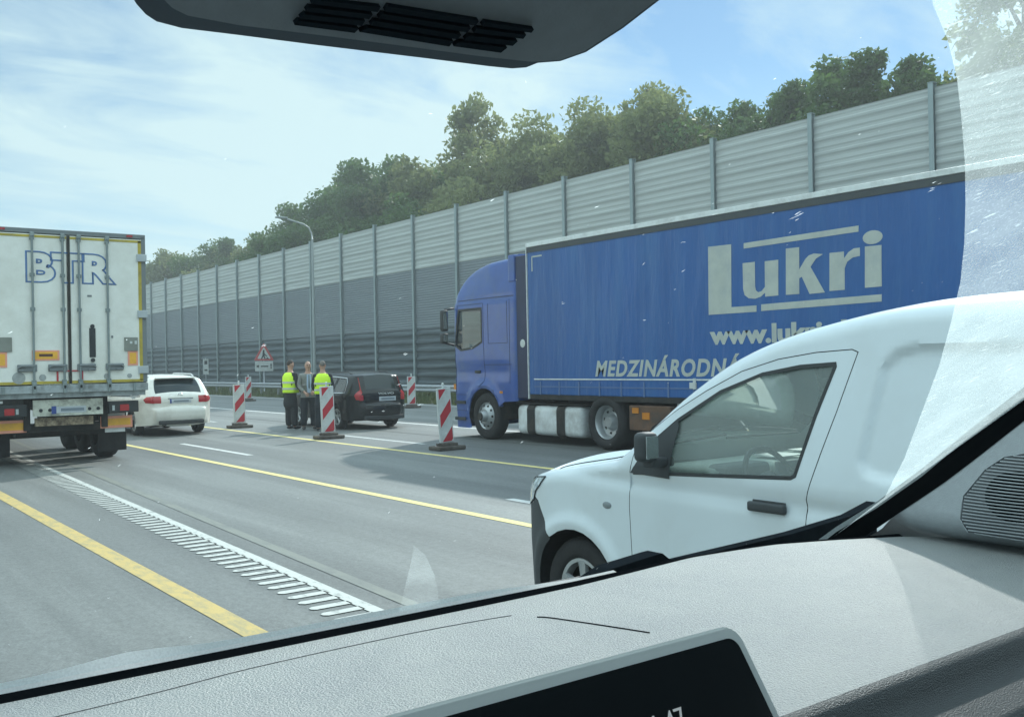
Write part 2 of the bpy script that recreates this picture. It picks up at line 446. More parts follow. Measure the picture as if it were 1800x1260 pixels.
def paint(name, col, under, wear, scale=9, st=(1, .35, 1), rough=.6):
    """worn road paint: flakes off in patches down to the asphalt"""
    m = bpy.data.materials.new(name); m.use_nodes = True; nt = m.node_tree; N, L = nt.nodes, nt.links; b = N['Principled BSDF']
    tc = N.new('ShaderNodeTexCoord'); mp = N.new('ShaderNodeMapping'); mp.inputs['Scale'].default_value = st; L.new(tc.outputs['Object'], mp.inputs[0])
    n = N.new('ShaderNodeTexNoise'); n.inputs['Scale'].default_value = scale; n.inputs['Detail'].default_value = 8; n.inputs['Roughness'].default_value = .75
    L.new(mp.outputs[0], n.inputs['Vector'])
    r = N.new('ShaderNodeMapRange'); r.inputs['From Min'].default_value = wear - .07; r.inputs['From Max'].default_value = wear + .10; r.inputs['To Min'].default_value = 0; r.inputs['To Max'].default_value = .8
    L.new(n.outputs['Fac'], r.inputs['Value'])
    mx = N.new('ShaderNodeMix'); mx.data_type = 'RGBA'; mx.inputs['A'].default_value = (*col, 1); mx.inputs['B'].default_value = (*under, 1)
    L.new(r.outputs[0], mx.inputs['Factor']); L.new(mx.outputs['Result'], b.inputs['Base Color']); b.inputs['Roughness'].default_value = rough
    return m
ASPH = (.142, .148, .143)
M_asph = asphalt('asphalt', ASPH, (.180, .186, .178), .45, .62)
M_ground = mat('verge_soil', (.09, .10, .045), .95, var=.35, vs=.6, dirt=(.13, .12, .07, .7), ds=1.5, dth=.5, bump=.6, bs=8)
M_wline = paint('white_road_paint', (.56, .57, .55), ASPH, .60)
M_wline2 = paint('profiled_white_paint', (.50, .51, .48), ASPH, .58, 14)
M_yline = paint('yellow_road_paint', (.74, .62, .24), (.24, .22, .15), .61)
M_yold = paint('worn_yellow_road_paint', (.52, .375, .13), (.30, .26, .15), .52, 12)
M_ghost = paint('erased_marking_scar', (.20, .205, .18), ASPH, .53, 5)
M_seam = paint('bitumen_seam', (.05, .052, .052), ASPH, .56, 10)

sheet('ground', -900, 900, -300, 1500, -.10, M_ground)
sheet('road', -14, 21.2, -25, 320, 0.0, M_asph, nx=8, ny=60)
def verge_z(x, y):
    t = min(max((x - 21.2) / 4.8, 0), 1)
    return -.02 + .30 * t * t + .03 * math.sin(x * 3.1 + y * .9) * min(t * 4, 1)
sheet('verge', 21.2, 27.0, -25, 320, 0, M_ground, nx=12, ny=150, zf=verge_z)
sheet('wooded_bank', 27.0, 120, -60, 340, 0, M_ground, nx=20, ny=60, zf=lambda x, y: .2 + 1.6 * min((x - 27) / 30, 1) + .25 * math.sin(x * .7 + y * .3))
# lane markings
def line(name, x, w, y0, y1, m, z=.004, xf=None, ny=1):
    return sheet(name, x - w / 2, x + w / 2, y0, y1, z, m, xf=xf, ny=ny)
line('yellow_lane_marking', 2.32, .16, -10, 60, M_yold)
line('yellow_lane_marking', 6.01, .13, -10, 150, M_yline)
line('yellow_lane_marking', 9.42, .13, -10, 200, M_yline)
for k, y0 in enumerate([17.55 - 12 * 2, 17.55 - 12, 17.55, 17.55 + 12, 17.55 + 24, 17.55 + 36, 17.55 + 48]):
    line('white_lane_marking', 6.99, .13, y0, y0 + 3.9, M_wline)
for y0 in [17.1 + 12 * k for k in range(-2, 7)]:
    line('white_lane_marking', 10.52, .13, y0, y0 + 3.9, M_wline)
line('white_edge_marking', 13.95, .22, -10, 150, M_wline, xf=lambda y: .012 * (y - 25), ny=20)
line('white_edge_marking', 20.4, .22, -10, 200, M_wline)
# the profiled line that drifts across: a solid stripe and cross bars to its left
dx = lambda y: .034 * (y - 5.76)
line('profiled_edge_marking', 3.165, .10, 2, 34, M_wline2, z=.006, xf=dx, ny=40)
v, f = [], []
y = 3.0
while y < 34:
    a = len(v); x0, x1 = 2.83 + dx(y), 3.13 + dx(y); w = .088; z = .006
    n = 5
    # rounded left end
    v += [(x1, y, z), (x1, y + w, z), (x0 + .03, y + w, z), (x0, y + w * .7, z), (x0, y + w * .3, z), (x0 + .03, y, z)]
    f.append(tuple(range(a, a + 6))); y += .193
o = obj('profiled_edge_bars', (v, f), M_wline2); o['kind'] = 'structure'
line('erased_lane_marking', 3.44, .11, 2, 30, M_ghost, xf=lambda y: .048 * (y - 5.8), ny=40)
line('road_seam', 11.9, .03, 2, 80, M_seam)

# ---------------------------------------------------------------- noise barrier
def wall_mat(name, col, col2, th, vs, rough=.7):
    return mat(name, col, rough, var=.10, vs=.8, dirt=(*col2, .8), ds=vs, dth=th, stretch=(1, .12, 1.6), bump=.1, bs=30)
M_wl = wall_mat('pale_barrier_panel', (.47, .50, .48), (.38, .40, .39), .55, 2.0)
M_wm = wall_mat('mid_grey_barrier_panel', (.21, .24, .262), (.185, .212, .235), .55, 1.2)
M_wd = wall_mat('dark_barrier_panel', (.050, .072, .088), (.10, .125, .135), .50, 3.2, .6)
M_post = mat('barrier_post_steel', (.29, .36, .37), .5, metal=.2, var=.08, vs=2)
WX, P0, PIT = 26.0, 14.75, 4.02
wall = thing('noise_barrier', 'tall grey noise barrier of three-toned ribbed panels between steel posts', 'noise barrier', (WX, P0, 0.1))
def panel_bm(z0, z1, prof, per, dips=0):
    """ribbed sheet, one bay long (local y 0..PIT), facing -x"""
    bm = BM(); pts = []
    z = z0
    while z < z1 - 1e-4:
        for dz, x in prof:
            if z + dz * per < z1: pts.append((x, z + dz * per))
        z += per
    pts.append((prof[-1][1], z1)); n = 6
    rows = []
    for i in range(n + 1):
        y = .06 + (PIT - .12) * i / n
        rows.append([bm.verts.new((x + dips * math.sin(y * 2.3 + zz * 5), y, zz + dips * 1.5 * math.sin(y * 1.7 + zz * 9))) for x, zz in pts])
    for i in range(n):
        for k in range(len(pts) - 1): bm.faces.new((rows[i][k], rows[i + 1][k], rows[i + 1][k + 1], rows[i][k + 1]))
    # back sheet and top cap
    a = [bm.verts.new(p) for p in ((.12, .06, z0), (.12, PIT - .06, z0), (.12, PIT - .06, z1), (.12, .06, z1))]
    bm.faces.new(a); bm.faces.new((rows[0][-1], rows[n][-1], a[2], a[3])) if n == 1 else None
    t = [bm.verts.new(p) for p in ((-.02, .06, z1 + .001), (-.02, PIT - .06, z1 + .001), (.125, PIT - .06, z1 + .001), (.125, .06, z1 + .001))]
    bm.faces.new(t)
    return bm
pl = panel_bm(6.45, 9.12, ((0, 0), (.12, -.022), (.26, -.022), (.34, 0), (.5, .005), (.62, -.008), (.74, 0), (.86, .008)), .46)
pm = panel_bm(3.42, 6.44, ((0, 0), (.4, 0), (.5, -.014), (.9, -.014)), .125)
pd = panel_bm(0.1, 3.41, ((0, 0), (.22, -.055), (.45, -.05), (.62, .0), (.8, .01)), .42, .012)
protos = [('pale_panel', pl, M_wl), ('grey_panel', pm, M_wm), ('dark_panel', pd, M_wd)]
mesh_p = []
for nme, b_, m_ in protos:
    me = bpy.data.meshes.new(nme); b_.to_mesh(me); b_.free(); me.materials.append(m_); mesh_p.append((nme, me))
pb = BM(); box(pb, (-.05, 0, 4.62), (.18, .012, 9.24)); box(pb, (-.14, 0, 4.62), (.012, .15, 9.24)); box(pb, (.05, 0, 4.62), (.012, .15, 9.24)); box(pb, (-.05, 0, 9.246), (.22, .17, .012))
pme = bpy.data.meshes.new('post'); pb.to_mesh(pme); pb.free(); pme.materials.append(M_post)
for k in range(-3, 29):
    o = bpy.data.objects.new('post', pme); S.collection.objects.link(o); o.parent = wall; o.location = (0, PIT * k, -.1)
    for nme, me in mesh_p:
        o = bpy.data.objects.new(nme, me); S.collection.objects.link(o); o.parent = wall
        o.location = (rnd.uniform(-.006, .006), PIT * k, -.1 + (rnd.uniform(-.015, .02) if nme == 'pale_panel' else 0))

# ---------------------------------------------------------------- guardrail
rail = thing('guardrail', 'galvanised steel guardrail along the grass verge below the noise barrier', 'guardrail', (21.9, 0, 0))
prof = [(.03, .44), (-.03, .47), (-.045, .50), (-.045, .53), (.01, .575), (.01, .605), (-.045, .65), (-.045, .69), (-.03, .72), (.03, .75)]
v, f = [], []; ny = 60
for j in range(ny + 1):
    y = -10 + 150 * j / ny
    v += [(x, y, z) for x, z in prof]
for j in range(ny):
    for k in range(len(prof) - 1): a = j * 10 + k; f.append((a, a + 1, a + 11, a + 10))
obj('rail', (v, f), M_steel, rail, smooth=True)
gp = bpy.data.meshes.new('post'); b_ = BM(); box(b_, (.09, 0, .34), (.10, .06, .72)); box(b_, (.045, 0, .6), (.05, .05, .14)); b_.to_mesh(gp); b_.free(); gp.materials.append(M_steel)
for k in range(60):
    o = bpy.data.objects.new('post', gp); S.collection.objects.link(o); o.parent = rail; o.location = (0, -9 + 2 * k * 1.2, 0)
# grass tufts under the rail: nobody could count them
M_grass = mat('grass_blades', (.075, .115, .03), .8, var=.4, vs=1.5, dirt=(.16, .15, .06, .8), ds=.8, dth=.52)
v, f = [], []; gr = random.Random(3)
for i in range(16000):
    x = gr.uniform(21.0, 25.9); y = 18 + 90 * gr.random() ** 1.6; z = verge_z(x, y); h = gr.uniform(.08, .34); a = gr.uniform(0, 6.28); w = gr.uniform(.02, .05)
    n = len(v); lx, ly = gr.uniform(-.08, .08), gr.uniform(-.08, .08)
    v += [(x - w * math.cos(a), y - w * math.sin(a), z), (x + w * math.cos(a), y + w * math.sin(a), z), (x + lx, y + ly, z + h)]
    f.append((n, n + 1, n + 2))
tag(obj('grass', (v, f), M_grass), 'rough grass growing along the verge under the guardrail', 'grass', kind='stuff')

# ---------------------------------------------------------------- lamp post
M_lamp = mat('lamp_post_steel', (.34, .38, .38), .5, metal=.3, var=.06)
lp = thing('street_lamp', 'tall grey street lamp with curved arm standing before the noise barrier', 'street lamp', (24.0, 50.6, .15))
b_ = BM(); tube(b_, [(0, 0, 0), (0, 0, 1.6), (0, 0, 8.6)], [.11, .10, .065], 14); cyl(b_, (0, 0, 0), (0, 0, .05), .2, .2, 16)
obj('pole', b_, M_lamp, lp, sharp=40)
b_ = BM(); tube(b_, [(0, 0, 8.6), (-.04, 0, 8.95), (-.20, 0, 9.25), (-.5, 0, 9.42), (-.85, 0, 9.50), (-1.4, 0, 9.62), (-1.55, 0, 9.66)], .045, 10)
obj('arm', b_, M_lamp, lp, smooth=True)
b_ = BM(); box(b_, (-1.82, 0, 9.70), (.66, .26, .09), .03); fix(b_)
obj('lamp_head', b_, M_lamp, lp)
# ---------------------------------------------------------------- road works sign
sg = thing('road_works_sign', 'triangular road works warning sign above a white plate by the guardrail', 'road sign', (22.6, 54.4, .08), rad(-4))
b_ = BM(); tube(b_, [(0, .04, 0), (0, .04, 2.9)], .035, 10); obj('pole', b_, M_steel, sg, smooth=True)
def tri(r, y, z0):   # equilateral triangle, rounded corners
    pts = []
    for k in range(3):
        a = rad(90 + 120 * k); c = Vector((math.cos(a), math.sin(a))) * r
        for j in (-40, 0, 40): pts.append((c.x + .05 * math.cos(a + rad(j)), y, z0 + c.y + .05 * math.sin(a + rad(j))))
    return pts
b_ = BM(); prism(b_, tri(.60, 0, 2.28), (0, .025, 0)); fix(b_); tp = obj('triangle_plate', b_, mat('sign_red_border', (.55, .10, .10), .5, var=.08), sg)
b_ = BM(); prism(b_, tri(.38, -.004, 2.27), (0, .003, 0)); fix(b_); obj('white_field', b_, M_wmark, tp)
b_ = BM()    # digging figure and heap
cyl(b_, (-.02, -.012, 2.50), (-.02, -.009, 2.50), .055, .055, 14)
prism(b_, [(-.08, -.010, 2.44), (.02, -.010, 2.45), (.06, -.010, 2.27), (.03, -.010, 2.20), (.10, -.010, 2.02), (.03, -.010, 2.02), (-.04, -.010, 2.17), (-.12, -.010, 2.02), (-.19, -.010, 2.02), (-.09, -.010, 2.24)], (0, .003, 0))
prism(b_, [(-.05, -.014, 2.42), (.20, -.014, 2.18), (.18, -.014, 2.15), (-.07, -.014, 2.34)], (0, .003, 0))
prism(b_, [(.10, -.010, 2.02), (.20, -.010, 2.12), (.32, -.010, 2.02)], (0, .003, 0)); fix(b_)
obj('digging_pictogram', b_, M_ink, tp)
b_ = BM(); box(b_, (0, 0, 1.60), (1.08, .025, .58), .008); pl_ = obj('lower_plate', b_, M_wmark, sg)
b_ = BM()
prism(b_, [(-.45, -.018, 1.55), (-.36, -.018, 1.55), (-.36, -.018, 1.48), (-.30, -.018, 1.60), (-.36, -.018, 1.72), (-.36, -.018, 1.65), (-.45, -.018, 1.65)], (0, .003, 0))
prism(b_, [(.38, -.018, 1.44), (.44, -.018, 1.44), (.44, -.018, 1.66), (.47, -.018, 1.66), (.41, -.018, 1.78), (.35, -.018, 1.66), (.38, -.018, 1.66)], (0, .003, 0))
prism(b_, [(-.20, -.018, 1.56), (.24, -.018, 1.56), (.24, -.018, 1.63), (-.20, -.018, 1.63)], (0, .003, 0)); fix(b_)
obj('plate_symbols', b_, M_ink, pl_)
s2 = thing('roadside_marker', 'small pale roadside plate on a thin post near the far end of the barrier', 'road sign', (22.6, 64.2, .05))
b_ = BM(); tube(b_, [(0, .03, 0), (0, .03, 2.25)], .03, 8); obj('pole', b_, M_steel, s2)
b_ = BM(); box(b_, (0, 0, 1.68), (.36, .02, 1.02), .006); obj('plate', b_, M_wmark, s2)
b_ = BM(); box(b_, (0, -.012, 1.95), (.2, .004, .24)); box(b_, (0, -.012, 1.45), (.2, .004, .1)); obj('dark_field', b_, M_gplastic, s2)

# ---------------------------------------------------------------- delineator beacons
def make_beacon():
    t = thing('beacon', '', 'road beacon', (0, 0, 0))
    b_ = BM(); box(b_, (0, 0, .038), (.62, .38, .076), .022); box(b_, (0, 0, .10), (.36, .24, .06), .02); fix(b_)
    bs = obj('base', b_, mat('recycled_rubber_base', (.085, .070, .058), .85, var=.35, vs=8, bump=.4, bs=30, dirt=(.16, .15, .13, .6), ds=3), t)
    b_ = BM(); cyl(b_, (-.20, 0, .14), (-.20, 0, .16), .03, .03, 8); tube(b_, [(0, .03, .10), (0, .03, 1.12)], .025, 8); obj('stem', b_, M_steel, t)
    b_ = BM(); box(b_, (0, 0, .66), (.33, .035, 1.04), .012); fix(b_)
    pn = obj('panel', b_, M_wmark, t)
    # red bars rising to the right inside a pale margin
    x0, x1, z0, z1 = -.125, .14, .16, 1.155; sl = .30 / .265
    b_ = BM()
    def clip(zl, zh):
        # parallelogram z = zl..zh at x0, +slope to x1, clipped to z0..z1
        P = [(x0, zl), (x1, zl + .30), (x1, zh + .30), (x0, zh)]
        for lim, sgn in ((z0, 1), (z1, -1)):
            Q = []
            for i in range(len(P)):
                a, c = P[i], P[(i + 1) % len(P)]; ia, ic = (a[1] - lim) * sgn >= 0, (c[1] - lim) * sgn >= 0
                if ia: Q.append(a)
                if ia != ic: t_ = (lim - a[1]) / (c[1] - a[1]); Q.append((a[0] + (c[0] - a[0]) * t_, lim))
            P = Q
        if len(P) > 2: prism(b_, [(x, -.0205, z) for x, z in P], (0, .004, 0))
    for zl in (-.10, .43, .96): clip(zl, zl + .235)
    fix(b_); obj('red_bars', b_, M_redmark, pn)
    b_ = BM(); cyl(b_, (0, 0, 1.18), (0, 0, 1.235), .022, .018, 10); sphere(b_, (0, 0, 1.25), .028, seg=10); obj('lamp_stub', b_, mat('white_knob', (.6, .63, .62), .4), t)
    return t
bc = make_beacon()
spots = [(9.86, 20.12, -3, .035, 'red and white beacon at the feet of the person seen from behind'),
         (10.14, 15.66, 4, .065, 'red and white beacon in front of the blue cab nose'),
         (9.95, 25.7, 0, .01, 'red and white beacon between the white estate car and the people'),
         (9.95, 31.5, 5, 0, 'red and white beacon hidden behind the first standing person'),
         (18.85, 31.5, -8, .0, 'red and white beacon between the black car and the blue cab'),
         (18.0, 45.3, 14, .0, 'small tilted red and white beacon behind the roadside beacon row'),
         (18.3, 57.5, -6, .0, 'distant red and white beacon above the tail of the white estate car')]
for i, (x, y, rz, lean, lab) in enumerate(spots):
    if i == 3: continue
    o = bc if i == 0 else copy_tree(bc)
    o.location = (x, y, .004); o.rotation_euler = (0, 0, rad(rz)); o['label'] = lab; o['group'] = 'red and white beacons along the closed lane'
    for ch in [c_ for c_ in bpy.data.objects if c_.parent == o and c_.name.split('.')[0] in ('panel', 'stem', 'lamp_stub')]: ch.rotation_euler = (0, -lean, 0)

# ---------------------------------------------------------------- trees behind the barrier
def leaf_mat(name, c1_, c2_):
    m = bpy.data.materials.new(name); m.use_nodes = True; nt = m.node_tree; N, L = nt.nodes, nt.links; b = N['Principled BSDF']
    g = N.new('ShaderNodeNewGeometry'); tc = N.new('ShaderNodeTexCoord'); oi = N.new('ShaderNodeObjectInfo')
    nz = N.new('ShaderNodeTexNoise'); nz.inputs['Scale'].default_value = .55; nz.inputs['Detail'].default_value = 3; L.new(tc.outputs['Object'], nz.inputs['Vector'])
    ad = N.new('ShaderNodeMath'); ad.operation = 'ADD'; L.new(nz.outputs['Fac'], ad.inputs[0])
    mu = N.new('ShaderNodeMath'); mu.operation = 'MULTIPLY_ADD'; mu.inputs[1].default_value = .35; mu.inputs[2].default_value = -.17; L.new(g.outputs['Random Per Island'], mu.inputs[0]); L.new(mu.outputs[0], ad.inputs[1])
    mx = N.new('ShaderNodeMix'); mx.data_type = 'RGBA'; mx.inputs['A'].default_value = (*c1_, 1); mx.inputs['B'].default_value = (*c2_, 1); L.new(ad.outputs[0], mx.inputs['Factor'])
    L.new(mx.outputs['Result'], b.inputs['Base Color']); b.inputs['Roughness'].default_value = .55; b.inputs['Specular IOR Level'].default_value = .3
    tl = N.new('ShaderNodeBsdfTranslucent'); L.new(mx.outputs['Result'], tl.inputs[0]); ms = N.new('ShaderNodeMixShader'); ms.inputs[0].default_value = .48
    L.new(b.outputs[0], ms.inputs[1]); L.new(tl.outputs[0], ms.inputs[2]); L.new(ms.outputs[0], N['Material Output'].inputs[0]); return m
LM = [leaf_mat('dark_green_leaves', (.045, .10, .028), (.12, .20, .055)), leaf_mat('olive_leaves', (.115, .15, .05), (.24, .27, .105)), leaf_mat('dry_green_leaves', (.15, .19, .07), (.29, .32, .13))]
def crown_mesh(seed, kind, mat_):
    R = np.random.default_rng(seed)
    # kinds: round, tall (poplar/birch like), cone (conifer)
    blobs = []
    if kind == 'round':
        for i in range(34):
            u = R.normal(size=3); u /= np.linalg.norm(u); rr = R.random() ** .4
            blobs.append((u * rr * np.array([3.2, 3.2, 3.6]) + np.array([0, 0, 5.6 + R.normal() * .3]), R.uniform(.9, 1.7)))
    elif kind == 'tall':
        for i in range(36):
            h = R.uniform(1.5, 11.5); w = 2.5 * (1 - (h / 12.5) ** 2.2) + .2; a = R.uniform(0, 6.28)
            blobs.append((np.array([math.cos(a) * w * R.random() ** .5, math.sin(a) * w * R.random() ** .5, h]), R.uniform(.5, 1.15)))
    else:
        for i in range(90):
            h = 11.6 * R.random() ** 1.15 + .3; w = 2.3 * (1 - h / 12.4) * R.random() ** .5; a = R.uniform(0, 6.28)
            blobs.append((np.array([math.cos(a) * w, math.sin(a) * w, h]), R.uniform(.45, .85) * (1.15 - h / 16)))
    V, Fc = [], []
    n_each = {'round': 330, 'tall': 260, 'cone': 170}[kind]
    for c, r in blobs:
        n = int(n_each * r)
        d = R.normal(size=(n, 3)); d /= np.linalg.norm(d, axis=1)[:, None]
        p = c + d * r * (R.random((n, 1)) ** .33) * R.uniform(.75, 1.12, (n, 1)) * np.array([1, 1, .8])
        s_ = R.uniform(.07, .17, n)
        a = R.normal(size=(n, 3)); a /= np.linalg.norm(a, axis=1)[:, None]
        b2 = np.cross(a, R.normal(size=(n, 3))); b2 /= np.linalg.norm(b2, axis=1)[:, None]
        k = len(V)
        q = np.stack([p - a * s_[:, None] * 1.3, p + b2 * s_[:, None] * .7, p + a * s_[:, None] * 1.3, p - b2 * s_[:, None] * .7], 1).reshape(-1, 3)
        base = sum(len(x) for x in V) if False else None
        V.append(q)
    Q = np.concatenate(V); m = len(Q) // 4
    me = bpy.data.meshes.new('crown'); me.vertices.add(len(Q)); me.vertices.foreach_set('co', Q.ravel())
    me.loops.add(m * 4); me.loops.foreach_set('vertex_index', np.arange(m * 4)); me.polygons.add(m)
    me.polygons.foreach_set('loop_start', np.arange(m) * 4); me.polygons.foreach_set('loop_total', np.full(m, 4)); me.update(calc_edges=True)
    me.materials.append(mat_)
    tops = sorted(blobs, key=lambda t: -t[1])[:9]
    b_ = BM(); top = max(b[0][2] for b in blobs) * .8
    tube(b_, [(0, 0, -7), (.05, .03, 0), (.1, -.05, top * .5), (0, 0, top)], [.26, .20, .13, .04], 9)
    for c, r in tops:
        tube(b_, [(0, 0, max(.3, c[2] - 1.8)), (c[0] * .5, c[1] * .5, c[2] - .7), tuple(c)], [.09, .06, .02], 6)
    tm = bpy.data.meshes.new('trunk'); b_.to_mesh(tm); b_.free(); tm.materials.append(M_wood)
    return me, tm
CR = {('round', 0): crown_mesh(1, 'round', LM[0]), ('round', 1): crown_mesh(2, 'round', LM[1]), ('round', 2): crown_mesh(5, 'round', LM[2]),
      ('tall', 0): crown_mesh(13, 'tall', LM[0]), ('tall', 1): crown_mesh(4, 'tall', LM[2]), ('cone', 0): crown_mesh(6, 'cone', LM[0]), ('round', 3): crown_mesh(9, 'round', LM[0])}
def tree(kind, x, y, ztop, sc, label, group='trees growing behind the noise barrier', rz=None):
    hgt = {'round': 10.6, 'tall': 12.5, 'cone': 12.4}[kind[0]] * sc
    t = thing({'round': 'deciduous_tree', 'tall': 'slender_tree', 'cone': 'conifer'}[kind[0]], label, 'tree', (x, y, ztop - hgt), rnd.uniform(0, 6.28) if rz is None else rz, group)
    cm, tm = CR[kind]
    for nme, me in (('crown', cm), ('trunk', tm)):
        o = bpy.data.objects.new(nme, me); S.collection.objects.link(o); o.parent = t
    t.scale = (sc, sc, sc); return t
FAR = 'tree in the dense green belt behind the noise barrier'
# skyline trees at x ~ 36, position and top height read off the photograph
front = [
 ('round', 0, 118, 14.8, 1.0, 'dark tree just right of the white trailer, first above the barrier'),
 ('round', 1, 109, 16.2, 1.0, 'rounded olive tree second from the white trailer above the barrier'),
 ('round', 0, 100, 15.8, 1.0, 'low dark tree above the far stretch of barrier'),
 ('tall', 0, 93, 14.7, .8, 'narrow dark tree peeking over the far stretch of barrier'),
 ('round', 1, 86, 15.2, .95, 'olive tree left of the street lamp head'),
 ('round', 0, 80, 15.0, .9, 'dark tree right behind the street lamp head'),
 ('round', 3, 75.5, 16.9, 1.0, 'dark tree just right of the street lamp arm where the wood rises'),
 ('tall', 0, 71.5, 17.6, .9, 'tall dark tree on the step of the skyline right of the lamp'),
 ('round', 0, 67.5, 18.3, 1.1, 'broad dark tree at the left shoulder of the high wood'),
 ('round', 3, 62.5, 18.4, 1.1, 'large dark tree, highest of the left shoulder of the wood'),
 ('round', 1, 57.6, 17.2, 1.05, 'olive rounded tree in the dip right of the left shoulder'),
 ('tall', 1, 54.0, 18.0, 1.0, 'pale feathery tree left of the tallest pale one'),
 ('tall', 1, 50.0, 18.7, 1.1, 'tallest pale feathery tree above the middle of the barrier'),
 ('round', 2, 47.0, 17.0, 1.0, 'dry green tree beside the tallest pale feathery one'),
 ('round', 1, 43.6, 16.3, .95, 'olive tree in the middle of the skyline above the cab'),
 ('round', 2, 40.6, 16.3, .9, 'dry green tree above the front end of the blue trailer'),
 ('round', 1, 37.6, 16.3, .9, 'olive tree with a rounded top over the blue trailer front'),
 ('tall', 1, 35.6, 16.1, .85, 'pale ragged tree over the first third of the blue trailer'),
 ('round', 2, 33.2, 15.4, .85, 'dry green tree over the lettered part of the blue trailer'),
 ('round', 0, 30.9, 14.8, .85, 'dark low tree before the row of pointed tops'),
 ('round', 1, 31.9, 14.2, .85, 'olive tree where the skyline starts rising to the right'),
 ('tall', 0, 30.4, 14.1, .8, 'dark narrow tree left of the low filler tree on the right'),
 ('round', 3, 28.9, 13.9, .75, 'low dark tree filling the gap between two narrow dark ones'),
 ('tall', 0, 27.7, 14.0, .8, 'dark narrow tree right of the low filler tree on the right'),
 ('tall', 0, 26.3, 14.0, .8, 'thin twiggy dark tree near the right end of the skyline'),
 ('tall', 0, 25.0, 14.6, .85, 'ragged dark tree, highest of the dark group near the glass edge'),
 ('round', 3, 24.0, 14.1, .8, 'dense dark tree below the ragged highest one on the right'),
 ('tall', 0, 22.8, 14.4, .8, 'dark twiggy tree close to the scratched glass edge'),
 ('tall', 0, 21.6, 14.1, .8, 'dark twiggy tree beside the scratched glass edge'),
 ('round', 0, 20.2, 13.6, .75, 'dark tree cut by the edge of the dirty glass'),
 ('round', 1, 16.4, 14.4, .8, 'low olive tree seen through the dirty glass'),
 ('tall', 1, 16.6, 19.6, 1.05, 'big overhanging tree at the upper right seen through dirty glass'),
 ('round', 2, 12.0, 18.5, 1.1, 'large pale tree at the right frame edge above the barrier'),
]
for k, i, y, zt, sc, lab in front:
    tree((k, i), 36 + rnd.uniform(-1, 1), y, zt, sc, lab)
br = random.Random(11)
for row, (x, step, dz) in enumerate([(31.5, 5.2, -3.4), (38, 3.4, .2), (42, 4.4, .7), (47, 7.0, 1.4)]):
    y = 8.0
    while y < 130:
        zt = np.interp(y, [8, 20, 27, 33, 40, 50, 57, 63, 68, 75, 85, 100, 125], [13.6, 13.2, 13.4, 14.2, 15.2, 17.2, 16.4, 17.6, 17.2, 15.2, 14.4, 15.0, 14.4])
        kk = ('round', br.choice([0, 0, 1, 1, 2, 3])) if y > 55 else ('round', br.choice([0, 1, 1, 2, 2]))
        tree(kk, x + br.uniform(-1, 1), y, zt + dz + br.uniform(-.7, .3), br.uniform(.85, 1.1), FAR, group='trees in the green belt behind the barrier')
        y += step * br.uniform(.8, 1.2)

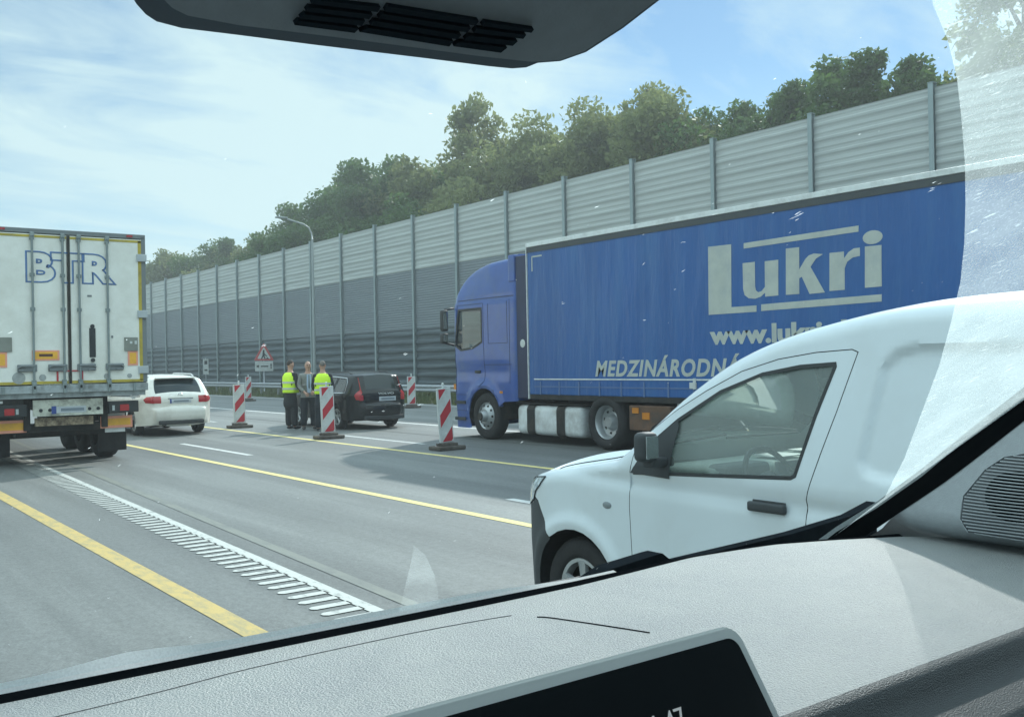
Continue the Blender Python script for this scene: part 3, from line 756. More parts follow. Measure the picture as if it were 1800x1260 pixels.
# ================================================================ VEHICLES
def wheel(parent, x, y, R, w, rimR, side, style='alloy', steer=0.0):
    """tyre with its rim as a child; side = -1 left flank, +1 right flank, x = outer face"""
    s = side; c = (x - s * w, y, R)
    b_ = BM()
    pr_ = [(s * w * t, r) for t, r in [(0, rimR * .9), (0, R * .86), (.06, R * .95), (.16, R * .992), (.5, R), (.84, R * .992), (.94, R * .95), (1.0, R * .87), (.985, rimR * 1.12), (.93, rimR * 1.0), (.88, rimR * .98)]]
    lathe_x(b_, pr_, c, 44); fix(b_)
    t = obj('wheel', b_, M_rubber, parent, sharp=50)
    b_ = BM(); xo = x - s * w * .10
    if style == 'alloy':
        lathe_x(b_, [(-s * .02, rimR * .99), (s * .002, rimR * .97), (0, rimR * .86), (-s * .05, rimR * .80)], (xo, y, R), 40)
        for k in range(5):
            a = 2 * math.pi * k / 5 + .3
            for da in (-.10, .10):
                p0 = Vector((xo - s * .028, y + .05 * math.cos(a), R + .05 * math.sin(a))); p1 = Vector((xo - s * .012, y + rimR * .9 * math.cos(a + da), R + rimR * .9 * math.sin(a + da)))
                cyl(b_, p0, p1, .026, .020, 6)
        lathe_x(b_, [(-s * .05, .07), (-s * .008, .06), (-s * .004, .03), (-s * .004, .001)], (xo, y, R), 20)
        fix(b_); rm = obj('rim', b_, M_rim, t, sharp=40)
        b_ = BM(); lathe_x(b_, [(-s * .09, rimR * .98), (-s * .09, .01)], (xo, y, R), 30); obj('brake_disc', b_, M_dark, t)
    elif style == 'truck_front':
        lathe_x(b_, [(-s * .01, rimR * 1.0), (s * .012, rimR * .95), (-s * .02, rimR * .86), (s * .05, rimR * .55), (s * .06, rimR * .50), (s * .055, rimR * .44), (s * .13, rimR * .36), (s * .16, rimR * .30), (s * .17, .001)], (xo, y, R), 40)
        fix(b_); rb = b_
        b_ = BM()
        for k in range(10):
            a = 2 * math.pi * k / 10
            cyl(b_, (xo + s * .0, y + rimR * .72 * math.cos(a), R + rimR * .72 * math.sin(a)), (xo + s * .022, y + rimR * .72 * math.cos(a), R + rimR * .72 * math.sin(a)), rimR * .10, rimR * .08, 10)
        lathe_x(b_, [(s * .165, rimR * .30), (s * .19, rimR * .24), (s * .195, .001)], (xo, y, R), 20); fix(b_); obj2('rim', [(rb, M_rim), (b_, M_dark)], t, sharp=35)
    else:  # deep dish
        lathe_x(b_, [(-s * .01, rimR * 1.02), (s * .006, rimR * .97), (-s * .02, rimR * .90), (-s * .13, rimR * .84), (-s * .15, rimR * .55), (-s * .14, rimR * .48), (-s * .06, rimR * .36), (-s * .03, rimR * .30), (-s * .03, .001)], (xo, y, R), 40)
        fix(b_); rb = b_
        b_ = BM()
        for k in range(8):
            a = 2 * math.pi * k / 8 + .2
            cyl(b_, (xo - s * .15, y + rimR * .69 * math.cos(a), R + rimR * .69 * math.sin(a)), (xo - s * .138, y + rimR * .69 * math.cos(a), R + rimR * .69 * math.sin(a)), rimR * .095, seg=10)
        fix(b_); obj2('rim', [(rb, M_rim), (b_, M_dark)], t, sharp=35)
    return t
def arch(yc, zc, R, z_end, n=12, rev=False):
    a0 = math.asin(max(-1, min(1, (z_end - zc) / R)))
    pts = [(yc - R * math.cos(a), zc + R * math.sin(a)) for a in np.linspace(a0, math.pi - a0, n)]
    return pts[::-1] if rev else pts
def sspan(s, a, b):
    t = min(max((s - a) / (b - a), 0), 1); return t * t * (3 - 2 * t)
def vss(v, a, b):
    t = np.clip((v - a) / (b - a), 0, 1); return t * t * (3 - 2 * t)

# ---------------------------------------------------------------- the white panel van beside us
VW = .885
van = thing('panel_van', 'white panel van with black mirror and open-looking cab beside our car', 'van', (3.66 + VW, 4.32, 0))
rec = [(-1.915, 1.60), (-1.975, 1.665), (-2.08, 1.69), (-3.35, 1.67), (-3.35, 1.115), (-1.98, 1.115), (-1.885, 1.135), (-1.85, 1.19)]
def van_base(y, z):
    b = np.zeros_like(y)
    b += .40 * np.clip((y - .22) / .60, 0, 1.3) ** 2.1                     # nose rounds in plan
    b += .30 * np.clip((-3.05 - y) / .6, 0, 1) ** 3 * .5
    b += .23 * np.clip(z - 1.06, 0, 2) ** 1.12 + .05 * np.clip(.55 - z, 0, 1)
    b += .016 * np.exp(-((z - 1.00 - .02 * y) / .035) ** 2) * vss(-y, -.4, .2) * (y > -3.2)   # shoulder crease
    b -= .022 * np.exp(-((np.hypot(y, z - .31) - .40) / .045) ** 2) * (z > .2)     # flared arches
    b -= .022 * np.exp(-((np.hypot(y + 2.81, z - .31) - .40) / .045) ** 2) * (z > .2)
    P = np.stack([y, z], 1); ins = inpoly(P, rec); d = pdist(P, rec, True)
    b += .026 * vss(np.where(ins, d, -d), -.006, .030)
    return b
def van_bulge(y, z):
    if z < .95 and y > .3: return .10
    if y > -.35: return .05
    if y > -1.1: return .07
    if y > -3.3: return .055
    return .03
vu = [('bumper', [(.66, .20), (.74, .30), (.80, .45), (.81, .60), (.79, .72)]),
      ('body', spl([(.79, .72), (.75, .82), (.66, .88), (.45, .95), (.20, 1.005), (-.10, 1.055), (-.33, 1.10)], 3)),
      ('body', [(-.33, 1.10), (-.40, 1.145)]),
      ('screen', spl([(-.40, 1.145), (-.56, 1.275), (-.76, 1.435), (-.97, 1.575), (-1.10, 1.645)], 3)),
      ('body', spl([(-1.10, 1.645), (-1.22, 1.695), (-1.40, 1.752), (-1.60, 1.798), (-1.83, 1.838), (-2.10, 1.862), (-2.6, 1.872), (-3.1, 1.86), (-3.38, 1.82), (-3.50, 1.72)], 3)),
      ('body', [(-3.50, 1.72), (-3.56, 1.2), (-3.58, .7), (-3.56, .32)])]
vs_ = Shell(VW, van_base, vu, r=.075, sp=.024, bulge=van_bulge)
upline = vs_.line
bump_side = [(.66, .20), (.74, .30), (.80, .45), (.81, .60), (.79, .72), (.74, .83), (.45, .84), (.35, .80), (.275, .70), (.215, .60)] + [(.355 * math.cos(a), .31 + .355 * math.sin(a)) for a in np.linspace(.93, -.28, 8)]
body_front = [p for p in vs_.line[5:]]
bs0 = [(.74, .83)] + [p for p in upline if not (p[1] < .84 and p[0] > .3) and p[1] > .25]
low = [(-3.56, .32), (-3.30, .26)] + arch(-2.81, .31, .365, .24, 14) + [(-.45, .24)] + [(.365 * math.cos(a), .31 + .365 * math.sin(a)) for a in np.linspace(math.pi + .19, .96, 12)] + [(.218, .607), (.28, .705), (.355, .806), (.455, .845)]
body_out = bs0 + low[1:]
door = [(-.50, .34), (-.475, .60), (-.462, .85), (-.47, 1.045), (-.50, 1.19), (-.572, 1.263), (-.76, 1.385), (-.954, 1.488), (-1.162, 1.584), (-1.373, 1.640), (-1.578, 1.668), (-1.765, 1.678), (-1.80, 1.665), (-1.726, 1.399), (-1.67, 1.222), (-1.605, 1.006), (-1.60, .75), (-1.61, .34)]
win = [(-.50, 1.036), (-.545, 1.13), (-.66, 1.245), (-.783, 1.337), (-1.043, 1.485), (-1.29, 1.572), (-1.501, 1.607), (-1.690, 1.618), (-1.695, 1.60), (-1.623, 1.382), (-1.545, 1.105), (-1.52, 1.092)]
for s in (-1, 1):
    b_ = BM(); vs_.flank(b_, body_out, [door], s)
    if s == -1:
        st = vs_.strip(('body',)); sc_ = vs_.strip(('screen',), tmin=.90)
        left = b_
    else:
        right = b_
b_ = weld(join(left, right, st, sc_), .004)
v_body = obj('body', b_, M_vanwhite, van, sharp=38)
# bumper, both flanks and front
b1 = BM(); vs_.flank(b1, bump_side, [], -1); b2 = BM(); vs_.flank(b2, bump_side, [], 1)
obj('front_bumper', weld(join(b1, b2, vs_.strip(('bumper',))), .004), M_gplastic, van, sharp=40)
def wscreen(name, sh, tags, tmax, m, parent, off=0.0):
    return obj(name, fix(sh.strip(tags, tmax=tmax, off=off)), m, parent, smooth=True)
G_van = glass_mat('van_side_glass', (.84, .92, .89), .02, dust=.26, dustcol=(.62, .72, .68))
G_vanw = glass_mat('van_windscreen_glass', (.86, .93, .90), .01, dust=.04)
wscreen('windscreen', vs_, ('screen',), .90, G_vanw, van)
for s in (-1, 1):
    b_ = BM(); skin(b_, inset(door, .0045), [win], vs_.f, s, .038, (vs_.lineres, (.02, .05)))
    d_ = obj('door', fix(b_), M_vanwhite, van, sharp=40)
    # near-black strip paints the shade in the gap behind the shut line
    b_ = BM(); skin(b_, inset(door, -.03), [inset(door, .03)], lambda y, z: vs_.f(y, z) - .022, s, .06); obj('door_seal_and_gap_shade', b_, M_well, van)
    # black seal round the glass and the triangle that carries the mirror
    b_ = BM(); skin(b_, inset(win, -.004), [inset(win, .014)], lambda y, z: vs_.f(y, z) + .001, s, .04); obj('window_seal', fix(b_), M_plastic, d_)
    tri_ = [(-.478, 1.040), (-.55, 1.135), (-.70, 1.275), (-.79, 1.335), (-.80, 1.30), (-.772, 1.15), (-.768, 1.03)]
    b_ = BM(); skin(b_, tri_, [], lambda y, z: vs_.f(y, z) + .005, s, .04); obj('mirror_triangle', fix(b_), M_gplastic, d_)
    b_ = BM(); skin(b_, inset(win, .006), [], lambda y, z: vs_.f(y, z) - .010, s, .06); obj('window_glass', fix(b_), G_van, d_, smooth=True)
    # handle
    xh = float(vs_.f(-1.38, .95)[0])
    b_ = BM(); box(b_, (s * (xh + .018), -1.39, .950), (.030, .215, .046), .014, seg=3); box(b_, (s * (xh - .002), -1.39, .945), (.010, .19, .07), .004); fix(b_)
    obj('handle', b_, M_gplastic, d_, smooth=True)
    # mirror
    b_ = BM(); mx_ = s * (xh + .125)
    box(b_, (mx_, -.715, 1.200), (.115, .09, .155), .040, rot=Matrix.Rotation(rad(6 * s), 3, 'Z'), seg=4); fix(b_)
    mi = obj('mirror', b_, M_gplastic, van, sharp=60)
    b_ = BM(); box(b_, (mx_ - s * .0, -.761, 1.200), (.085, .006, .115), .002); obj('mirror_glass', b_, mat('mirror_glass', (.5, .55, .56), .05, metal=.9, var=.05), mi)
    b_ = BM(); box(b_, (s * (xh + .03), -.71, 1.115), (.17, .08, .05), .02, seg=3); fix(b_); obj('mirror_arm', b_, M_gplastic, mi)
    # side repeater
    xr = float(vs_.f(-.29, .84)[0]); b_ = BM(); sphere(b_, (s * xr, -.285, .845), .036, .25, 1, .55); obj('side_repeater', b_, mat('smoked_repeater', (.22, .25, .26), .25, var=.1), van, smooth=True)
    # headlamp wraps round the corner
    hl = [(.27, .958), (.32, .905), (.385, .86), (.42, .805), (.52, .765), (.66, .74), (.76, .775), (.75, .82), (.66, .87), (.47, .935)]
    b_ = BM(); skin(b_, hl, [], lambda y, z: vs_.f(y, z) + .004, s, .03, (vs_.lineres, (.01, .03))); obj('headlight', fix(b_), M_headlamp, van, smooth=True)
    b_ = BM(); q_ = resample(hl, .03, True); X_ = vs_.f([p[0] for p in q_], [p[1] for p in q_]); tube(b_, [(s * (X_[i] + .005), q_[i][0], q_[i][1]) for i in list(range(len(q_))) + [0]], .004, 5); obj('headlight_gasket', b_, M_gplastic, van)
    # wheels and arches
    for yy in (0, -2.81):
        wheel(van, s * (VW - .035), yy, .31, .185, .195, s)
        b_ = BM()
        prof_ = [(.30 * s * k, .375) for k in (0, 1)]
        rings = []
        for xx in (s * (VW - .03), s * (VW - .33)):
            rings.append([b_.verts.new((xx, yy + .385 * math.cos(a), .31 + .385 * math.sin(a))) for a in np.linspace(-.35, math.pi + .35, 20)])
        for k in range(19): b_.faces.new((rings[0][k], rings[0][k + 1], rings[1][k + 1], rings[1][k]))
        b_.faces.new(rings[1])
        obj('wheel_liner', b_, M_plastic, van, smooth=False)
# hood shut line and roof details
b_ = BM()
for t in (-.80, .80):
    pts = []
    for p in resample(spl([(.62, .90), (.45, .95), (.20, 1.005), (-.10, 1.055), (-.30, 1.095)], 2), .05):
        xe = float(vs_.f(p[0], p[1])[0]); pts.append((t * xe, p[0], p[1] + .05 * (1 - t * t) * .9 + .004))
    tube(b_, pts, .0035, 5)
obj('bonnet_line', b_, M_dark, van)
b_ = BM(); tube(b_, [(.02, -.37, 1.165), (.35, -.385, 1.165), (.66, -.41, 1.165)], .007, 6); tube(b_, [(-.60, -.37, 1.15), (-.3, -.39, 1.175), (-.02, -.40, 1.19)], .007, 6); obj('wiper', b_, M_plastic, van)
# cab interior
M_int = mat('van_grey_trim', (.14, .16, .16), .8, var=.1, vs=20)
M_intl = mat('van_pale_trim', (.50, .56, .50), .8, var=.1, vs=20)
b_ = BM(); box(b_, (0, -.60, .93), (1.5, .46, .26), .08, seg=4); fix(b_); da = obj('dashboard', b_, M_intl, van, smooth=True)
b_ = BM(); box(b_, (-.38, -.80, 1.03), (.36, .16, .10), .04, seg=3); box(b_, (0, -.80, .80), (1.5, .08, .30), .02); box(b_, (0, -.86, .95), (.28, .03, .24), .01); fix(b_); obj('instrument_binnacle', b_, M_int, da)
b_ = BM()
swc = Vector((-.38, -1.02, 1.00)); ax = Vector((0, -.88, .47)); ux = Vector((1, 0, 0)); uy = ax.cross(ux).normalized()
tube(b_, [swc + ux * .185 * math.cos(a) + uy * .185 * math.sin(a) for a in np.linspace(0, 2 * math.pi, 40)], .015, 8)
for a in (.15, math.pi - .15, -math.pi / 2): cyl(b_, swc - ax * .03, swc + ux * .18 * math.cos(a) + uy * .18 * math.sin(a), .022, .014, 6)
cyl(b_, swc - ax * .06, swc + ax * .005, .06, .055, 14); cyl(b_, swc - ax * .30, swc - ax * .05, .03, .03, 10)
obj('steering_wheel', fix(b_), M_plastic, van, smooth=True)
M_seat = mat('van_seat_cloth', (.045, .05, .052), .9, var=.15, vs=40)
for xs in (-.38, .38):
    b_ = BM(); box(b_, (xs, -1.42, .62), (.48, .52, .18), .05, seg=3); box(b_, (xs, -1.74, 1.02), (.46, .14, .68), .05, rot=Matrix.Rotation(rad(-12), 3, 'X'), seg=3); fix(b_)
    se = obj('seat', b_, M_seat, van, smooth=True)
    b_ = BM(); box(b_, (xs, -1.83, 1.45), (.28, .10, .20), .04, seg=3); cyl(b_, (xs - .06, -1.80, 1.32), (xs - .06, -1.82, 1.42), .008); cyl(b_, (xs + .06, -1.80, 1.32), (xs + .06, -1.82, 1.42), .008); fix(b_); obj('headrest', b_, M_seat, se, smooth=True)
b_ = BM(); box(b_, (0, -2.02, 1.02), (1.30, .02, 1.15)); obj('bulkhead', b_, mat('van_bulkhead', (.16, .17, .17), .8), van)
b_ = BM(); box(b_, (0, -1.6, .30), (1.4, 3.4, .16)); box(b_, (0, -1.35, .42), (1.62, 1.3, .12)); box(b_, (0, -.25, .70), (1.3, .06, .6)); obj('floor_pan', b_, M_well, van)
b_ = BM(); box(b_, (.12, -.66, 1.075), (.24, .2, .006)); box(b_, (.52, -.6, 1.073), (.16, .22, .005)); obj('papers_on_dash', b_, M_wmark, da)
b_ = BM(); box(b_, (.18, -1.0, 1.555), (.20, .03, .06), .012); cyl(b_, (.18, -.98, 1.57), (.16, -.93, 1.64), .008); fix(b_); obj('rear_view_mirror', b_, M_plastic, van, smooth=True)

# ---------------------------------------------------------------- generic estate car
def estate(name, label, cat, loc, rz, p):
    t = thing(name, label, cat, loc, rad(rz)); W = p['W']
    def base(y, z):
        b = p['tumble'] * np.clip(z - p['belt'], 0, 2) ** 1.1 + .05 * np.clip(.45 - z, 0, 1)
        b = b + p['rear_in'] * np.clip((p['yr'] + .55 - y) / .55, 0, 1) ** 2.4 + .22 * np.clip((y - (p['yf'] - .7)) / .7, 0, 1) ** 2
        b = b + .02 * np.exp(-((z - p['belt'] + .04) / .05) ** 2) * -1
        b = b - .018 * np.exp(-((np.hypot(y - p['wr'], z - .32) - .39) / .05) ** 2) * (z > .2)
        return b
    sh = Shell(W, base, p['upper'], r=.07, sp=.06, bulge=p['bulge'])
    L = sh.line; lowr = arch(p['wr'], .32, .37, .24, 12) + arch(p['wf'], .32, .37, .24, 12)
    out = L + [(y, z) for y, z in lowr]     # upper runs nose -> tail, the lower edge back to the nose
    b1 = BM(); sh.flank(b1, out, p['wins'], -1); b2 = BM(); sh.flank(b2, out, p['wins'], 1)
    parts = [b1, b2, sh.strip(('body',))]
    parts.append(sh.strip(('tailgate_glass',), tmin=p['tg'])); parts.append(sh.strip(('screen',), tmin=.9))
    body = obj('body', weld(join(*parts), .004), p['mat'], t, sharp=35)
    obj('rear_window', fix(sh.strip(('tailgate_glass',), tmax=p['tg'])), M_dglass, t, smooth=True)
    obj('windscreen', fix(sh.strip(('screen',), tmax=.9)), M_dglass, t, smooth=True)
    for s in (-1, 1):
        for w_ in p['wins']:
            b_ = BM(); skin(b_, w_, [], lambda y, z: sh.f(y, z) - .012, s, .07); obj('side_window', fix(b_), p.get('sglass', M_dglass), t, smooth=True)
        b_ = BM()
        skin(b_, p['dlo'], [inset(p['dlo'], .022)], lambda y, z: sh.f(y, z) + .004, s, .07); obj('window_trim', fix(b_), p['trim'], t)
        for x_, yy in ((W - .03, p['wf']), (W - .03, p['wr'])): wheel(t, s * x_, yy, .32, .20, .215, s)
        for tl_ in p['tails']:
            b_ = BM(); skin(b_, tl_, [], lambda y, z: sh.f(y, z) + .006, s, .035, (sh.lineres, (.006, .02))); 
            # the same lens wraps onto the tail
            zl, zh = min(q[1] for q in tl_), max(q[1] for q in tl_)
            obj('tail_light', fix(b_), M_red, t, smooth=True)
        b_ = BM(); xm = s * (W + .06); box(b_, (xm, p['ymir'], p['belt'] + .08), (.19, .11, .13), .035, seg=3); fix(b_); obj('mirror', b_, p['mat'], t, smooth=True)
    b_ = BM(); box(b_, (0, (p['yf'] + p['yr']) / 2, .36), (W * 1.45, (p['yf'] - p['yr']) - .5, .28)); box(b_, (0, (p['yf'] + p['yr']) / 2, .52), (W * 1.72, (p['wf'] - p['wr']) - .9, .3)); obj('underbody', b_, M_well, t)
    return t, sh, body
def tail_y(sh, z):   # rear-most y on the centre line at a height
    pts = np.array(sh.lineres); pts = pts[pts[:, 0] < np.mean(pts[:, 0])]; pts = pts[np.argsort(pts[:, 1])]
    return float(np.interp(z, pts[:, 1], pts[:, 0]))
# the white estate in the open lane; local origin at the middle of its tail, y forward
gu = [('body', spl([(4.50, .25), (4.55, .45), (4.50, .62), (4.30, .74), (3.9, .86), (3.45, .95)], 3)),
      ('screen', spl([(3.45, .95), (3.1, 1.14), (2.75, 1.31), (2.55, 1.38)], 3)),
      ('body', spl([(2.55, 1.38), (2.2, 1.45), (1.6, 1.48), (1.1, 1.47), (.66, 1.44), (.44, 1.41)], 3)),
      ('body', [(.44, 1.41), (.40, 1.375)]),
      ('tailgate_glass', [(.40, 1.375), (.27, 1.21), (.13, 1.03)]),
      ('body', [(.13, 1.03), (.06, .965), (.03, .86), (.04, .72), (.03, .69), (-.06, .665), (-.085, .62), (-.08, .48), (-.04, .36), (.03, .27)])]
g_par = dict(W=.89, belt=.92, tumble=.56, yr=0.0, yf=4.5, rear_in=.26, wr=.98, wf=3.56, upper=gu, tg=.93, mat=M_golf, trim=M_plastic, ymir=2.95,
    bulge=lambda y, z: .07 if (y < .3 and z < 1.4) else (.03 if z > 1.3 else .05),
    wins=[[(.46, 1.0), (.52, 1.18), (.66, 1.31), (1.02, 1.35), (1.10, .99)], [(1.16, .985), (1.12, 1.37), (1.95, 1.39), (2.0, .97)], [(2.06, .97), (2.04, 1.385), (2.45, 1.33), (3.0, 1.08), (3.12, .96)]],
    dlo=[(.38, .97), (.46, 1.20), (.62, 1.345), (1.2, 1.40), (2.1, 1.42), (2.5, 1.355), (3.08, 1.08), (3.22, .94)],
    tails=[[(.01, .985), (.16, .965), (.20, .90), (.16, .82), (.015, .80)]])
golf, gs, gbody = estate('estate_car', 'white estate car with roof rails seen from behind beside the white trailer', 'car', (7.86, 24.2, 0), 0, g_par)
def on_tail(sh, par, name, m, x0, x1, z0, z1, off=.006, n=6, shape=None):
    """a thin patch that follows the tail: x0..x1 wide, z0..z1 high"""
    b_ = BM(); rows = []
    for k in range(n + 1):
        z = z0 + (z1 - z0) * k / n; y = tail_y(sh, z); xe = float(sh.f(y, z)[0]); row = []
        for j in range(n + 1):
            x = x0 + (x1 - x0) * j / n
            if shape: x = shape(x, z)
            t = min(abs(x / xe), 1); bu = float(sh.bulge(y, z)) * (1 - t * t)
            row.append(b_.verts.new((x, y - bu - off, z)))
        rows.append(row)
    for k in range(n):
        for j in range(n): b_.faces.new((rows[k][j], rows[k][j + 1], rows[k + 1][j + 1], rows[k + 1][j]))
    return obj(name, fix(b_), m, par, smooth=True)
for s in (-1, 1):
    on_tail(gs, golf, 'tail_light', M_red, s * .69, s * .46, .805, .975, .008)
    b_ = BM(); tube(b_, [(s * .56, .65, 1.44), (s * .56, .85, 1.50), (s * .56, 2.2, 1.525), (s * .56, 2.5, 1.42)], .018, 8); obj('roof_rail', b_, mat('rail_alloy', (.6, .62, .62), .35, metal=.4), golf, smooth=True)
pt = on_tail(gs, golf, 'number_plate', M_plate, -.26, .26, .80, .90, .014)
on_tail(gs, pt, 'plate_blue_band', M_plateblue, -.26, -.22, .80, .90, .017)
on_tail(gs, pt, 'plate_characters', mat('plate_smudged_ink', (.20, .24, .28), .5), -.17, .20, .83, .87, .017)
on_tail(gs, golf, 'painted_recess_shade', mat('recess_shade_grey', (.20, .21, .21), .6), -.30, .32, .90, .925, .010)  # flat grey strip painting the shade of the plate recess
b_ = BM(); yb = tail_y(gs, .985) - .085
for k in range(24):
    a0, a1 = 2 * math.pi * k / 24, 2 * math.pi * (k + 1) / 24
    cyl(b_, (.055 * math.cos(a0), yb, .985 + .055 * math.sin(a0)), (.055 * math.cos(a1), yb, .985 + .055 * math.sin(a1)), .006, seg=5)
for q in (((-.022, .028), (0, .004)), ((.022, .028), (0, .004)), ((-.040, .012), (-.016, -.038)), ((.040, .012), (.016, -.038)), ((-.016, -.038), (0, -.006)), ((.016, -.038), (0, -.006))):
    cyl(b_, (q[0][0], yb, .985 + q[0][1]), (q[1][0], yb, .985 + q[1][1]), .005, seg=5)
obj('round_badge', b_, M_chrome, golf)
b_ = BM(); box(b_, (0, -.10, .335), (1.1, .10, .10), .03); fix(b_); obj('lower_valance', b_, M_plastic, golf)
b_ = BM(); cyl(b_, (-.42, -.14, .29), (-.42, .15, .29), .038, seg=14); obj('exhaust', b_, M_dark, golf)
b_ = BM(); tube(b_, [(.35, .10, 1.08), (0, .115, 1.105), (-.1, .11, 1.09)], .010, 6); obj('rear_wiper', b_, M_plastic, golf)
b_ = BM(); box(b_, (0, .34, 1.415), (.98, .18, .028), .012, seg=2); fix(b_); obj('roof_spoiler', b_, M_golf, golf, smooth=True)

# the black estate stopped in the closed lane
du = [('body', spl([(3.969, .25), (4.012, .45), (3.969, .62), (3.780, .74), (3.436, .84), (3.049, .92)], 3)),
      ('screen', spl([(3.049, .92), (2.748, 1.12), (2.447, 1.30), (2.275, 1.36)], 3)),
      ('body', spl([(2.275, 1.36), (1.974, 1.42), (1.458, 1.45), (0.900, 1.435), (0.450, 1.40), (0.300, 1.375)], 3)),
      ('body', [(0.300, 1.375), (0.270, 1.345)]),
      ('tailgate_glass', [(0.270, 1.345), (0.190, 1.18), (0.110, 1.00)]),
      ('body', [(0.110, 1.00), (0.050, .93), (0.030, .82), (0.035, .66), (-0.030, .63), (-0.070, .56), (-0.065, .42), (-0.020, .32), (0.050, .25)])]
d_par = dict(W=.885, belt=.90, tumble=.50, yr=0.0, yf=3.96, rear_in=.36, wr=.92, wf=3.22, upper=du, tg=.80, mat=M_black, trim=M_chrome, ymir=2.62,
    bulge=lambda y, z: .08 if (y < .35 and z < 1.35) else (.03 if z > 1.25 else .05), sglass=glass_mat('estate_side_glass', (.55, .62, .60), .12),
    wins=[[(0.500, .965), (0.520, 1.18), (0.620, 1.29), (1.020, 1.315), (1.100, .955)], [(1.160, .95), (1.120, 1.32), (1.802, 1.345), (1.845, .94)], [(1.897, .94), (1.879, 1.34), (2.189, 1.30), (2.662, 1.06), (2.748, .93)]],
    dlo=[(0.420, .935), (0.460, 1.20), (0.580, 1.325), (1.200, 1.36), (1.888, 1.375), (2.232, 1.325), (2.722, 1.06), (2.851, .905)],
    tails=[[(.05, .86), (.06, .98), (.14, 1.18), (.22, 1.33), (.255, 1.335), (.185, 1.18), (.115, 1.00), (.15, .88), (.13, .76), (.05, .75)]])
dark, dsx, dbody = estate('estate_car', 'black estate car with tall red tail lights beside the standing people', 'car', (12.34, 22.05, 0), 1, d_par)
for s in (-1, 1):
    on_tail(dsx, dark, 'tail_light', M_red, s * .66, s * .55, .74, .88, .008)
pt = on_tail(dsx, dark, 'number_plate', M_plate, -.14, .38, .72, .83, .014)
on_tail(dsx, pt, 'plate_characters', mat('plate_smudged_ink', (.20, .24, .28), .5), -.08, .33, .75, .80, .017)
on_tail(dsx, dark, 'tailgate_strip', M_gplastic, -.5, .5, .61, .635, .012)
b_ = text_bm('VOLVO', face_back(-.16, tail_y(dsx, .90) - .094, .885), width=.46, height=.05, bold=.01, depth=.002)
obj('tailgate_lettering', b_, M_wmark, dark)
b_ = BM(); box(b_, (0, -.07, .30), (1.15, .10, .10), .03); fix(b_); obj('lower_valance', b_, M_plastic, dark)
for s in (-1, 1):
    b_ = BM(); tube(b_, [(s * .56, .55, 1.41), (s * .56, .75, 1.465), (s * .56, 1.9, 1.475), (s * .56, 2.15, 1.38)], .014, 8); obj('roof_rail', b_, M_plastic, dark, smooth=True)
b_ = BM(); box(b_, (-.36, 2.1, .98), (.44, .16, .6), .06); box(b_, (.36, 2.1, .98), (.44, .16, .6), .06); box(b_, (0, 1.15, .9), (1.2, .16, .5), .06); fix(b_); obj('seats', b_, M_well, dark)

